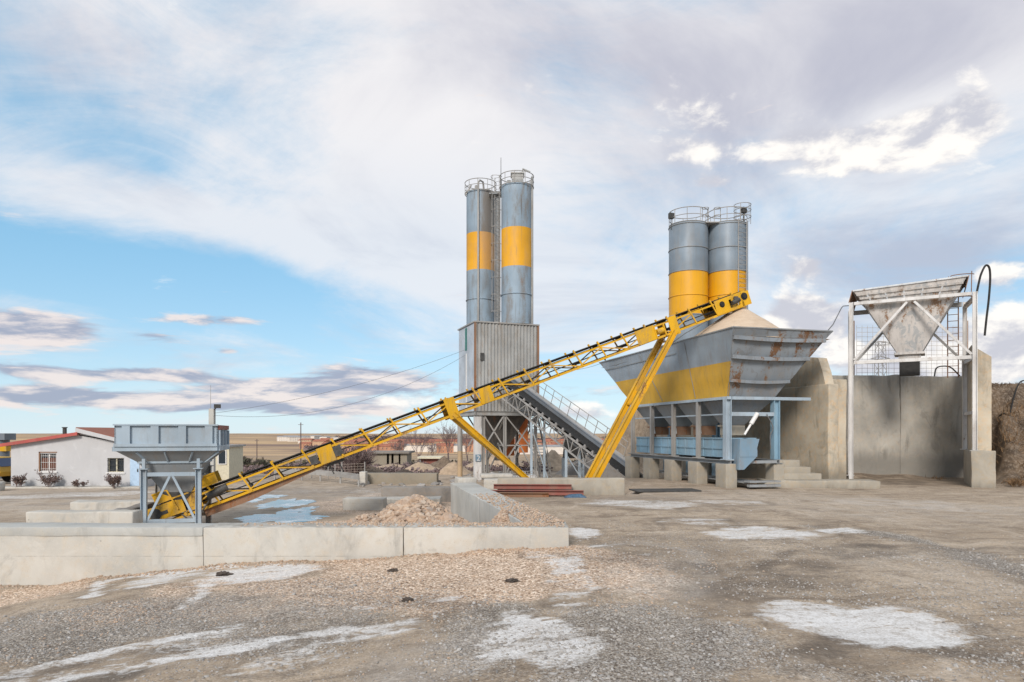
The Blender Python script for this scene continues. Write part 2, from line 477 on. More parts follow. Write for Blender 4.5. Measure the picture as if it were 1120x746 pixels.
# sand: fine, pale, slightly rilled
m, T, b = new_mat('pale_sand'); p = T.pos()
n1_ = T.noise(T.mapv(p, (1, 1, 3)), 1.2, 5, .6); n2_ = T.noise(p, 30, 4, .75)
c = T.mix(T.sst(n1_, .3, .7), (.52, .40, .29), (.62, .50, .38))
c = T.mix(T.math('MULTIPLY', T.sst(n2_, .5, .75), .4), c, (.36, .27, .19))
fin(T, b, c, .95, T.bump(T.math('MULTIPLY_ADD', n1_, 2, n2_), .35, .03), spec=.15); M['sand'] = m

# clay roof tiles in rows
m, T, b = new_mat('clay_tiles'); p = T.pos()
w = T.n('ShaderNodeTexWave', wave_type='BANDS', bands_direction='Y'); w.inputs['Scale'].default_value = 1.1; w.inputs['Distortion'].default_value = .6
T.nt.links.new(p, w.inputs[0])
n = T.noise(p, 3, 5, .7)
c = T.mix(n, (.24, .09, .06), (.40, .165, .11)); c = T.mix(T.math('MULTIPLY', w.outputs['Fac'], .35), c, (.15, .06, .045))
fin(T, b, c, .9, T.bump(w.outputs['Fac'], .6, .06)); M['tiles'] = m

# water
m, T, b = new_mat('icy_puddle_water'); p = T.pos()
ic_ = T.sst(T.noise(p, 1.1, 7, .7, .8), .42, .62)
fin(T, b, T.mix(ic_, (.07, .068, .06), (.60, .63, .65)), T.math('MULTIPLY_ADD', ic_, .3, .04), T.bump(T.noise(p, 5, 4), .03, .01), spec=.5); b.inputs['IOR'].default_value = 1.33; M['water'] = m
# ------------------------------------------------------------------ ground sheet
def lines(fine, coarse_lo, coarse_hi):
    return np.unique(np.concatenate([coarse_lo, fine, coarse_hi]))
gx = -14 - np.geomspace(.15, 9000, 90)[::-1]
hx = 27 + np.geomspace(.15, 9000, 90)
XS = np.concatenate([gx, np.arange(-14, 27, .13), hx])
YS = np.concatenate([-1.5 - np.geomspace(.5, 400, 22)[::-1], np.arange(-1.5, 5, .4), np.arange(5, 27, .11), np.arange(27, 60, .3), 60 + np.geomspace(.3, 9500, 120)])
GX, GY = np.meshgrid(XS, YS)
GZ = zg(GX, GY)

def wob(X, Y, k, s): return (fbm(X * k, Y * k, 4, s) - .5) * 2

ATT = {k: np.zeros_like(GX) for k in ('snow', 'peach', 'grey', 'wet', 'pale', 'far')}
# marks on the yard: each is a soft-edged patch lying at a real place on the ground
def patch(key, px, py, rx, ry, amt=1.0, rot=0, soft=.8, s=1, wobk=.9, woba=.55):
    c = G(px, py); d = c.y; Hh = max(EYE - c.z, .5)
    sx = rx / F * d; sy = ry * d * d / (F * Hh)
    far = np.array([c.x, c.y])
    ox = GX - c.x; oy = GY - c.y
    # aligned with the line of sight so that depth scale runs along it
    th = math.atan2(c.x, c.y)
    ax = ox * math.cos(th) - oy * math.sin(th); ay = ox * math.sin(th) + oy * math.cos(th)
    if rot: 
        ca, sa = math.cos(rot), math.sin(rot); ax, ay = ax / sx, ay / sy; ax, ay = ax * ca + ay * sa, -ax * sa + ay * ca
        q = np.hypot(ax, ay * rot_asp)
    else: q = np.hypot(ax / sx, ay / sy)
    q = q + woba * wob(GX, GY, wobk, s)
    v = (1 - sst(1 - soft * .5, 1 + soft * .5, q)) * amt
    ATT[key] = np.maximum(ATT[key], v)
rot_asp = 1.0
# white dried lime slurry
patch('snow', 940, 680, 108, 25, 1.02, s=2, wobk=.7, woba=.4, soft=.8)
patch('snow', 843, 583, 58, 8, .95, s=3, soft=.9)
patch('snow', 918, 580, 27, 4, .9, s=4)
patch('snow', 705, 551, 72, 5, .8, s=5)
patch('snow', 790, 549, 55, 3, .66, s=6)
patch('snow', 770, 570, 45, 6, .68, s=6)
patch('snow', 638, 583, 17, 6, 1.0, s=7)
patch('snow', 582, 700, 60, 36, .86, s=8, wobk=2.2, woba=.9)
patch('snow', 622, 625, 16, 22, .62, s=9, wobk=1.8, woba=.8)
patch('snow', 370, 695, 85, 14, .72, s=10, wobk=1.6, woba=.8)
patch('snow', 310, 722, 75, 14, .64, s=11, wobk=1.6, woba=.8)
patch('snow', 160, 722, 110, 9, .66, s=12, wobk=1.2, woba=.7)
patch('snow', 60, 735, 120, 8, .6, s=13, wobk=1.2)
patch('snow', 230, 698, 90, 6, .6, s=14, wobk=1.3)
patch('snow', 285, 627, 58, 9, .95, s=15, soft=.9)
patch('snow', 160, 637, 60, 9, .85, s=16, soft=.9)
patch('snow', 215, 655, 12, 14, .55, s=17)
patch('snow', 360, 668, 70, 9, .62, s=18)
patch('snow', 485, 655, 26, 5, .7, s=19)
patch('snow', 700, 612, 60, 10, .35, s=20)
patch('pale', 1000, 552, 90, 6, .9, s=21)
patch('snow', 90, 541, 110, 4, .72, s=22, woba=.6)
patch('snow', 430, 537, 60, 7, .5, s=23)
patch('snow', 300, 538, 70, 4, .45, s=25)
patch('snow', 130, 548, 60, 2.5, .5, s=26)
# pale smeared cement
patch('pale', 470, 725, 70, 22, .8, s=30)
patch('pale', 715, 628, 60, 26, .7, s=31)
patch('pale', 290, 660, 120, 24, .5, s=32)
patch('pale', 1000, 560, 150, 12, .35, s=33)
patch('pale', 800, 545, 200, 10, .4, s=34)
patch('pale', 85, 543, 220, 14, .55, s=35, woba=.3)
patch('pale', 330, 542, 120, 14, .5, s=36)
patch('pale', 1010, 620, 90, 24, .25, s=37)
# spilt peach coloured aggregate
patch('peach', 470, 628, 190, 30, 1.0, s=40, woba=.45)
patch('peach', 600, 618, 120, 26, 1.0, s=41, woba=.45)
patch('peach', 710, 632, 55, 24, .55, s=42)
patch('peach', 240, 640, 70, 14, .6, s=43)
patch('peach', 30, 652, 90, 14, .7, s=44)
patch('peach', 400, 574, 220, 6, 1.0, s=45, woba=.2)
patch('peach', 460, 550, 120, 14, .9, s=45, woba=.2)
patch('peach', 420, 640, 330, 34, .45, s=46)
# loose grey gravel
patch('grey', 100, 680, 170, 34, .9, s=50)
patch('grey', 330, 665, 130, 40, .7, s=51)
patch('grey', 690, 705, 140, 50, .95, s=52)
patch('grey', 540, 690, 60, 46, .7, s=53)
patch('grey', 900, 735, 160, 14, .55, s=54)
patch('grey', 880, 600, 260, 16, .45, s=55)
patch('grey', 1050, 700, 90, 30, .5, s=56)
patch('grey', 950, 640, 220, 26, .35, s=57)
patch('grey', 720, 590, 100, 24, .4, s=59)
# damp dark ground
patch('wet', 640, 610, 22, 8, .5, s=60)
patch('wet', 730, 600, 80, 20, .4, s=61)
patch('wet', 300, 552, 90, 14, .45, s=62)
patch('wet', 410, 552, 60, 10, .6, s=63)
patch('wet', 980, 524, 100, 7, .85, s=64)
patch('wet', 640, 545, 100, 7, .5, s=65)
patch('wet', 150, 690, 300, 50, .35, s=66)
patch('wet', 620, 720, 260, 60, .3, s=67)
patch('wet', 160, 668, 40, 8, .6, s=68)
rut_t = GX - .42 * GY
rutm = np.exp(-((rut_t - .6) / .5) ** 2) + np.exp(-((rut_t + 1.5) / .4) ** 2) + .7 * np.exp(-((rut_t - 3.4) / .5) ** 2)
ATT['wet'] = np.maximum(ATT['wet'], .45 * np.clip(rutm, 0, 1) * (GX > -3) * (GY < 24) * sst(.35, .65, fbm(GX * .4, GY * .4, 3, 70)))
def track(key, pts, width, amt, s=1, rut=0):
    w = [G(*p) for p in pts]; q = np.full_like(GX, 1e9)
    for a, b in zip(w[:-1], w[1:]):
        dx_, dy_ = b.x - a.x, b.y - a.y; t = np.clip(((GX - a.x) * dx_ + (GY - a.y) * dy_) / (dx_ * dx_ + dy_ * dy_), 0, 1)
        q = np.minimum(q, np.hypot(GX - a.x - t * dx_, GY - a.y - t * dy_))
    q = q / width + .9 * wob(GX, GY, 1.1, s)
    v = (1 - sst(.4, 1.3, q)) * amt * (.45 + .9 * fbm(GX * .7, GY * .7, 3, s + 3)); ATT[key] = np.maximum(ATT[key], np.clip(v, 0, 1))
track('grey', [(1130, 632), (1045, 602), (980, 586), (890, 577)], .5, .9, 101); track('wet', [(1130, 636), (1045, 605), (980, 588), (890, 579)], .35, .7, 102)
track('wet', [(820, 650), (900, 615), (1000, 600), (1120, 604)], .45, .8, 103); track('wet', [(860, 720), (940, 704), (1040, 712), (1130, 730)], .35, .9, 104)
track('wet', [(0, 744), (120, 720), (280, 699), (420, 680)], .22, 1.0, 105); track('wet', [(90, 748), (250, 716), (420, 690), (520, 662)], .25, 1.0, 106)
track('wet', [(270, 655), (350, 650), (440, 656), (540, 668)], .28, .8, 107); track('wet', [(760, 746), (775, 690), (790, 640), (860, 606), (960, 596)], .3, .8, 108)
track('pale', [(650, 597), (700, 593), (760, 604), (775, 640), (755, 652)], .22, 1.0, 109); track('pale', [(440, 746), (490, 718), (530, 700)], .5, 1.0, 110)
track('wet', [(760, 622), (800, 626), (860, 630)], .5, .9, 111); track('snow', [(0, 738), (90, 720), (180, 700), (260, 686)], .2, .95, 112); track('snow', [(60, 746), (150, 728), (230, 712), (300, 700)], .26, .98, 113)
track('snow', [(100, 652), (112, 636), (150, 630), (220, 624), (330, 622)], .3, 1.15, 114); track('snow', [(200, 664), (222, 648), (234, 630)], .14, .95, 115)
track('snow', [(575, 600), (610, 612), (630, 640), (622, 660)], .3, .72, 116); track('snow', [(600, 640), (640, 600), (690, 592)], .14, .62, 117)
ring_ = np.clip(ATT['snow'] * 3, 0, 1) * (1 - sst(.35, .7, ATT['snow'])); ATT['wet'] = np.maximum(ATT['wet'], .65 * ring_)
rr = np.hypot(GX, GY)
ATT['far'] = sst(52, 74, rr) * (1 - ((GX > 13) & (GY < 62)))
ATT['bank'] = np.maximum(sst(.9, 1.8, GZ - .72), sst(.0, .5, GX - 20.6 - .577 * (GY - 28.6)) * sst(27.5, 30, GY)) * (GY < 62) * (GX > 13)

m, T, b = new_mat('yard_ground'); p = T.pos()
dirt = T.noise(p, .22, 6, .62, .5); mid = T.noise(p, 1.3, 6, .65); fine = T.noise(p, 9, 5, .72); grit = T.noise(p, 38, 3, .75)
v14 = T.n('ShaderNodeTexVoronoi', feature='F1'); T.nt.links.new(p, v14.inputs['Vector']); v14.inputs['Scale'].default_value = 34
v2 = T.n('ShaderNodeTexVoronoi', feature='F1'); T.nt.links.new(p, v2.inputs['Vector']); v2.inputs['Scale'].default_value = 58
cell = T.sep(v14.outputs['Color'])[0]; cell2 = T.sep(v2.outputs['Color'])[1]
strk = T.noise(T.mapv(p, (1.0, .12, 1), (0, 0, R(23))), 1.6, 5, .65)
def e(att, amp=.9, n=None, lo=.42, hi=.62):
    """patch strength broken up by noise at its rim"""
    a = T.attr(att); n = n if n is not None else mid
    return T.sst(T.math('MULTIPLY_ADD', T.math('SUBTRACT', n, .5), amp, a), lo, hi)
base = T.mix(T.sst(dirt, .34, .66), (.37, .28, .195), (.50, .395, .29))
base = T.mix(T.math('MULTIPLY', T.sst(strk, .48, .72), .5), base, (.22, .175, .13))
base = T.mix(T.math('MULTIPLY', T.sst(mid, .5, .72), .4), base, (.47, .40, .325))
base = T.mix(T.math('MULTIPLY', T.sst(fine, .52, .78), .55), base, (.17, .135, .105))
sc = T.ramp(cell2, [(0, (.14, .115, .095)), (.35, (.31, .25, .19)), (.75, (.40, .33, .265)), (1, (.60, .54, .48))])
base = T.mix(T.math('MULTIPLY', T.sst(fine, .35, .6), .5), base, sc)
sx_ = T.noise(T.mapv(T.mapv(p, (1, 1, 1), (0, 0, -R(8))), (.35, 1.7, 1)), 1.5, 8, .72, .6)
base = T.mix(T.math('MULTIPLY', T.sst(sx_, .52, .64), .5), base, (.16, .12, .085))
base = T.mix(T.math('MULTIPLY', T.sst(sx_, .46, .34), .5), base, (.58, .485, .385))
base = T.mix(T.math('MULTIPLY', T.sst(T.noise(p, .75, 8, .72, 1.2), .50, .66), .62), base, (.175, .128, .09))
base = T.mix(T.math('MULTIPLY', T.sst(T.noise(T.mapv(p, (1, .35, 1), (0, 0, R(23)), (7, 3, 0)), 1.1, 8, .74, .8), .52, .68), .55), base, (.57, .475, .38))
gcol = T.ramp(cell2, [(0, (.11, .098, .085)), (.4, (.255, .232, .205)), (.8, (.40, .378, .35)), (1, (.70, .68, .65))])
base = T.mix(T.math('MULTIPLY', e('grey', 1.3, T.math('MULTIPLY_ADD', fine, .6, T.math('MULTIPLY', mid, .4)), .3, .85), .65), base, gcol)
pcol = T.ramp(cell, [(0, (.33, .215, .145)), (.35, (.58, .415, .295)), (.75, (.68, .51, .38)), (1, (.80, .69, .58))])
base = T.mix(T.math('MULTIPLY', e('peach', 1.0, fine, .3, .7), .85), base, pcol)
base = T.mix(T.math('MULTIPLY', T.math('MULTIPLY', T.attr('pale'), T.sst(mid, .3, .65)), .75), base, (.52, .47, .42))
base = T.mix(T.math('MULTIPLY', T.math('MULTIPLY', T.attr('wet'), T.sst(mid, .25, .6)), .8), base, (.10, .076, .056))
pr2 = T.mapv(T.mapv(p, (1, 1, 1), (0, 0, -R(13))), (.45, 2.2, 1))
strx = T.noise(pr2, 2.0, 7, .7, .4); blot = T.noise(p, 3.6, 7, .72, .8)
brk = T.math('MULTIPLY_ADD', strx, .38, T.math('MULTIPLY_ADD', blot, .38, T.math('MULTIPLY', fine, .24)))
sn = T.math('MULTIPLY', T.sst(T.math('MULTIPLY_ADD', T.math('SUBTRACT', brk, .52), 4.6, T.attr('snow')), .40, .86), .9)
sncol = T.mix(T.sst(T.math('MULTIPLY_ADD', grit, .4, T.math('MULTIPLY_ADD', blot, .35, T.math('MULTIPLY', fine, .4))), .5, .72), (.76, .745, .73), (.44, .40, .36))
base = T.mix(sn, base, sncol)
# open country beyond the yard: dry fields with sunlit strips painted in, scrub, bare woodland
pf = T.mapv(p, (.0016, .0075, 0)); pn = T.mapv(p, (.02, .03, 0))
f1 = T.noise(pf, 1.0, 3, .5, .8); f2 = T.noise(pn, 1.0, 6, .68); f3 = T.noise(p, .35, 5, .7)
dist = T.n('ShaderNodeVectorMath', operation='LENGTH'); T.nt.links.new(p, dist.inputs[0]); dist = dist.outputs['Value']
field = T.ramp(f1, [(.30, (.13, .085, .075)), (.42, (.27, .18, .13)), (.50, (.42, .29, .175)), (.56, (.60, .41, .22)), (.66, (.22, .15, .11))])
scrub = T.mix(T.sst(f2, .38, .62), (.36, .285, .215), (.15, .115, .085))
scrub = T.mix(T.math('MULTIPLY', T.sst(f3, .5, .7), .5), scrub, (.085, .075, .05))
country = T.mix(T.sst(dist, 240, 700), scrub, field)
base = T.mix(T.sst(T.math('MULTIPLY_ADD', T.math('SUBTRACT', f3, .5), .8, T.attr('far')), .35, .65), base, country)
bk = T.mix(T.sst(mid, .35, .65), (.17, .12, .08), (.075, .055, .04))
bk = T.mix(T.math('MULTIPLY', T.sst(fine, .45, .75), .6), bk, (.42, .35, .28))
base = T.mix(T.attr('bank'), base, bk)
grn = T.ramp(cell, [(0, (.42, .36, .30)), (.3, (.82, .80, .78)), (.7, (1.05, 1.04, 1.02)), (1, (1.5, 1.48, 1.44))])
base = T.mix(T.math('MULTIPLY', T.math('MULTIPLY_ADD', sn, -.75, 1), T.math('MULTIPLY_ADD', T.math('MAXIMUM', T.attr('grey'), T.attr('peach')), .5, T.math('MULTIPLY_ADD', T.sst(mid, .4, .65), .3, .14))), base, T.mix(1.0, base, grn, 'MULTIPLY'))
hgt = T.math('MULTIPLY_ADD', T.math('MULTIPLY', v14.outputs['Distance'], T.attr('grey')), -2.2, T.math('MULTIPLY_ADD', T.math('MULTIPLY', v14.outputs['Distance'], T.attr('peach')), -1.6, T.math('MULTIPLY_ADD', fine, 1.2, grit)))
hgt = T.math('MULTIPLY', hgt, T.math('MULTIPLY_ADD', sn, -.7, 1))
rg = T.math('MULTIPLY_ADD', T.attr('wet'), -.3, .93)
fin(T, b, base, rg, T.bump(hgt, .5, .02), spec=.25)
M['ground'] = m

ny, nx = GX.shape
ii = (np.arange(ny - 1)[:, None] * nx + np.arange(nx - 1)[None, :]).ravel()
Q = np.stack([ii, ii + 1, ii + nx + 1, ii + nx], 1)
ground = mesh_np('ground', np.stack([GX.ravel(), GY.ravel(), GZ.ravel()], 1), Q, M['ground'])
for k, a in ATT.items():
    at = ground.data.attributes.new(k, 'FLOAT', 'POINT'); at.data.foreach_set('value', a.ravel().astype(np.float32))
tag(ground, kind='structure')

# puddles of melt water in the lower yard
def puddle(px, py, rx, ry, seed):
    c = G(px, py); d = c.y; sx = rx / F * d; sy = ry * d * d / (F * (EYE - c.z))
    n = 140; a = np.linspace(0, 2 * np.pi, n, endpoint=False)
    rad = 1 + 1.5 * (fbm(np.cos(a) * 2.8 + seed, np.sin(a) * 2.8 + seed * 2, 5, seed) - .5)
    x = c.x + sx * rad * np.cos(a); y = c.y + sy * rad * np.sin(a)
    zt = float(np.percentile(zg(np.append(x, c.x), np.append(y, c.y)), 70)) + .004
    mb = MB(); mb.add([(c.x, c.y, zt)] + [(x[i], y[i], zt) for i in range(n)], [(0, i + 1, (i + 1) % n + 1) for i in range(n)])
    return mb.build('puddle', M['water'], kind='structure')
for args in ((311, 565, 40, 6, 3), (312, 551, 22, 5, 5), (268, 547, 20, 3.2, 9), (338, 556, 9, 2, 12), (292, 543, 22, 1.6, 15), (322, 559, 18, 2.5, 18)): puddle(*args)

# ------------------------------------------------------------------ loose stones lying on the yard
ICO_V = []
ph = (1 + 5 ** .5) / 2
for s1 in (-1, 1):
    for s2 in (-1, 1):
        ICO_V += [(0, s1, s2 * ph), (s1, s2 * ph, 0), (s2 * ph, 0, s1)]
ICO_V = np.array(ICO_V) / math.hypot(1, ph)
bm_ = bmesh.new(); bmesh.ops.create_icosphere(bm_, subdivisions=1, radius=1)
bm_.verts.ensure_lookup_table()
ICO_V = np.array([v.co[:] for v in bm_.verts]); ICO_F = np.array([[v.index for v in f.verts] for f in bm_.faces]); bm_.free()

def stone_mesh(name, pts, size, mat, flat=.65):
    n = len(pts); k = len(ICO_V)
    sc_ = size[:, None, None] * (1 + rng.uniform(-.35, .35, (n, 1, 3))) * np.array([1, 1, flat])
    V = ICO_V[None] * (1 + rng.uniform(-.28, .28, (n, k, 1))) * sc_
    a = rng.uniform(0, 6.28, n); ca, sa = np.cos(a)[:, None], np.sin(a)[:, None]
    t = rng.uniform(-.6, .6, n); ct, st_ = np.cos(t)[:, None], np.sin(t)[:, None]
    x, y, z = V[..., 0], V[..., 1], V[..., 2]
    y, z = y * ct - z * st_, y * st_ + z * ct
    x, y = x * ca - y * sa, x * sa + y * ca
    V = np.stack([x, y, z], -1) + pts[:, None, :]
    Fc = (ICO_F[None] + (np.arange(n) * k)[:, None, None]).reshape(-1, 3)
    return mesh_np(name, V.reshape(-1, 3), Fc, mat, smooth=False)

def inwall(X, Y):
    return (Y > 13.35) & (Y < 14.3) & (X < 1.25)
def scatter(n, mat, key, name, label, smin, smax, ymax=24, ymin=5.2, base=.12):
    Y = 1 / rng.uniform(1 / ymax, 1 / ymin, n * 3); X = rng.uniform(-.92, .92, n * 3) * Y
    ok = ~inwall(X, Y) & ~((X < 0) & (Y > 13.4)) & (X < 24)
    xi = np.clip(np.searchsorted(XS, X), 0, nx - 1); yi = np.clip(np.searchsorted(YS, Y), 0, ny - 1)
    w = base + ATT[key][yi, xi] - .75 * ATT['snow'][yi, xi] ** 2
    w = w * (.3 + 1.4 * sst(.35, .65, fbm(X * .8, Y * .8, 3, 90)))
    ok &= rng.uniform(0, 1, n * 3) < w
    X, Y = X[ok][:n], Y[ok][:n]
    size = smin * (smax / smin) ** (rng.uniform(0, 1, len(X)) ** 2.2)
    Z = zg(X, Y) + size * .1
    o = stone_mesh(name, np.stack([X, Y, Z], 1), size, mat)
    return tag(o, label, 'gravel', kind='stuff')
scatter(30000, M['stone_grey'], 'grey', 'grey_gravel', 'loose grey gravel scattered over the yard in the foreground', .005, .022)
scatter(1100, M['stone_pale'], 'grey', 'pale_stone', 'sparse larger pale stones lying in the grey gravel of the foreground', .014, .04, ymax=15, base=.06)
scatter(20000, M['stone_peach'], 'peach', 'peach_gravel', 'loose peach coloured aggregate spilt in front of the low concrete wall', .005, .021, base=.02)
# ------------------------------------------------------------------ low concrete walls round the gravel bay
WG = 'cast sections of the low concrete bay wall'
def wall_block(x0, x1, label, seed, top=1.14, band=False):
    mb = MB()
    zb = -.45
    ztop = top - .17 if band else top
    mb.rblock(((x0 + x1) / 2, 13.85, (zb + ztop) / 2), (x1 - x0 - .004, .70, ztop - zb), 0, .014, .3, .012, seed)
    o = mb.build('concrete_wall', M['conc'], None, label, 'concrete wall', WG)
    if band:
        mb = MB(); mb.rblock(((x0 + x1) / 2, 13.843, top - .0835), (x1 - x0 - .004, .71, .171), 0, .012, .3, .012, seed + 1)
        mb.build('capping', M['conc_cool'], o)
    return o
wall_block(-17.5, -6.105, 'long low concrete wall section with a greyer band along its top, below the grey feed hopper', 1, band=True)
wall_block(-6.10, -2.15, 'plain pale concrete wall section between the banded section and the section under the stone pile', 4)
wall_block(-2.145, 1.13, 'concrete wall section at the corner, in front of the peach stone pile', 7)
# the leg of the wall that runs away from the camera
a0, a1 = Vector((.70, 14.2, 0)), Vector((-1.86, 25.7, 0)); dl = (a1 - a0).normalized()
def leg(s0, s1, label, seed, top=1.14):
    p = a0 + dl * s0; q = a0 + dl * s1; ang = math.atan2(dl.y, dl.x)
    mb = MB(); mb.rblock(((p.x + q.x) / 2, (p.y + q.y) / 2, (top - .45) / 2), (s1 - s0 - .004, .9, top + .45), ang, .014, .35, .016, seed)
    return mb.build('concrete_wall', M['conc_cool'], None, label, 'concrete wall', WG)
leg(.02, 5.6, 'near half of the concrete wall leg that runs back beside the peach stone pile', 11)
leg(5.61, 11.8, 'far half of the concrete wall leg, ending under the batching tower post', 14)
c = P(509, 524.5, 26.6)
mb = MB(); mb.rblock((c.x, 26.6, .55), (.75, .8, 1.5), .3, .05, .2, .03, 21); mb.build('concrete_block', M['conc'], None, 'broken concrete block at the far end of the low wall leg', 'concrete block')
# kerb block behind the red beams
mb = MB(); mb.rblock((1.82, 25.35, .87), (4.7, .55, .95), 0, .05, .3, .03, 23)
mb.build('concrete_kerb', M['conc_pier'], None, 'low concrete kerb behind the red steel beams, at the feet of the yellow conveyor legs', 'concrete kerb')

# walls of the small bay in front of the house
BG = 'low walls of the small bay beside the feed hopper'
mb = MB(); mb.rblock((-13.5, 21.6, .05), (3.3, .6, 1.0), .02, .05, .3, .03, 31); mb.build('concrete_wall', M['conc'], None, 'short pale concrete wall in front of the feed hopper legs, nearest of the small bay', 'concrete wall', BG)
mb = MB(); mb.rblock((-14.4, 24.9, .05), (3.0, .6, 1.0), .05, .06, .3, .05, 34); mb.build('concrete_wall', M['conc'], None, 'rear wall of the small bay, chipped pale concrete before the house', 'concrete wall', BG)
mb = MB(); mb.rblock((-13.0, 23.6, .03), (.5, 2.4, .95), .12, .06, .3, .06, 37); mb.build('concrete_wall', M['conc_dark'], None, 'rough end wall of the small bay, right behind the feed hopper leg', 'concrete wall', BG)

# ------------------------------------------------------------------ peach gravel pile in the bay
def pile_z(X, Y):
    def cone(cx, cy, h, rx, ry, zb):
        q = np.hypot((X - cx) / rx, (Y - cy) / ry)
        return zb + h * np.clip(1.06 - np.sqrt(q * q + .0036), 0, None)
    n = .16 * (fbm(X * 1.1, Y * 1.1, 4, 55) - .5)
    z = np.maximum.reduce([cone(-2.55, 17.9, 1.64, 2.5, 2.9, -.3), cone(-1.55, 17.0, 1.25, 1.8, 2.2, -.3), cone(-3.7, 17.2, 1.2, 2.7, 2.8, -.3), cone(-.15, 15.9, 1.52, 1.45, 2.0, -.3), cone(-4.6, 15.2, 1.3, 3.2, 1.9, -.3), cone(-1.2, 14.9, 1.42, 3.2, 1.8, -.3)])
    return z + n
xs = np.arange(-8, 1.0, .06); ys = np.arange(14.18, 21, .06)
PX, PY = np.meshgrid(xs, ys); PZ = pile_z(PX, PY)
legx = a0.x + (PY - a0.y) * dl.x / dl.y - .38
PZ = np.where(PX > legx, np.minimum(PZ, -.4), PZ)
n_y, n_x = PX.shape; ii = (np.arange(n_y - 1)[:, None] * n_x + np.arange(n_x - 1)[None, :]).ravel()
QQ = np.stack([ii, ii + 1, ii + n_x + 1, ii + n_x], 1)
keep = (np.maximum.reduce([PZ.ravel()[QQ[:, k]] for k in range(4)]) > -.33) & (np.maximum.reduce([(PX - legx).ravel()[QQ[:, k]] for k in range(4)]) < .12)
pile = mesh_np('gravel_pile', np.stack([PX.ravel(), PY.ravel(), PZ.ravel()], 1), QQ[keep], M['stone_base'], loc=(-2.4, 17.5, -.3))
tag(pile, 'peach coloured pile of crushed stone heaped inside the low concrete wall', 'gravel pile')
n = 26000
X = rng.uniform(-7.5, .9, n); Y = 14.2 + 6.6 * rng.uniform(0, 1, n) ** 1.5
Z = pile_z(X, Y); lx = a0.x + (Y - a0.y) * dl.x / dl.y - .47
ok = (Z > -.28) & (X < lx)
big = np.exp(-((X + 2.3) / 1.5) ** 2 - ((Y - 17.3) / 1.6) ** 2)
sz = (.022 + .05 * big) * np.exp(rng.normal(0, .35, n)); sz = np.clip(sz, .015, .11)
pts = np.stack([X, Y, Z + sz * .25], 1)[ok]; sz = sz[ok]
# stones spilt over the top of the corner of the wall
k = 2600; wx = rng.uniform(-5.5, 1.05, k); wy = rng.uniform(13.53, 14.18, k); keepw = rng.uniform(0, 1, k) < np.clip((wx + 5.5) / 5, .05, .9) * np.clip((wy - 13.5) / .5, .1, 1) * (.35 + vnoise(wx * 2, wy * 3, 4))
ws = rng.uniform(.012, .03, k)
s_ = rng.uniform(0, 7, k) ** 1.0; t_ = rng.uniform(-.42, .42, k); lx_ = a0.x + dl.x * s_ + t_ * dl.y; ly_ = a0.y + dl.y * s_ - t_ * dl.x
keepl = rng.uniform(0, 1, k) < np.exp(-s_ / 3.2)
kk = 2200; bx = rng.uniform(-12, 1.25, kk); by = 13.5 - np.abs(rng.normal(0, .16, kk)); bs = rng.uniform(.008, .03, kk); bk_ = rng.uniform(0, 1, kk) < .25 + vnoise(bx * 1.3, by, 62)
pts = np.concatenate([pts, np.stack([bx, by, zg(bx, by) + bs * .2], 1)[bk_], np.stack([wx, wy, 1.14 + ws * .25], 1)[keepw], np.stack([lx_, ly_, 1.15 + ws * .25], 1)[keepl]]); sz = np.concatenate([sz, bs[bk_], ws[keepw], ws[keepl]])
st = stone_mesh('crushed_stone', pts, sz, M['stone_peach'], .7)
tag(st, 'loose peach crushed stone covering the pile and spilling over the concrete wall corner', 'gravel', kind='stuff')

# dark clods dropped on the yard
CLG = 'dark clods lying on the yard'
def clod(px, py, rx, h, label):
    c = G(px, py); r = rx / F * c.y
    bm = bmesh.new(); bmesh.ops.create_icosphere(bm, subdivisions=4, radius=1)
    mb = MB(); vs = []
    for v in bm.verts:
        w = v.co.copy(); k = 1 + .55 * mnoise.fractal(w * 2.2 + Vector((px, 0, 0)), 1, 2, 4)
        w = w * k; vs.append((c.x + w.x * r, c.y + w.y * r * .8, c.z + .01 + max(w.z, -.2) * h))
    mb.add(vs, [[v.index for v in f.verts] for f in bm.faces], 0, True); bm.free()
    return mb.build('soil_clod', M['clod'], None, label, 'soil clod', CLG)
clod(245, 629, 8, .05, 'flat dark clod of earth on the white strip before the long banded wall')
clod(446, 657, 6, .035, 'dark clod of earth on the peach gravel in the foreground')
clod(560, 636, 7, .035, 'dark brown clod below the corner section of the concrete wall')
clod(430, 625, 5, .04, 'smallest dark clod, close under the plain concrete wall section')

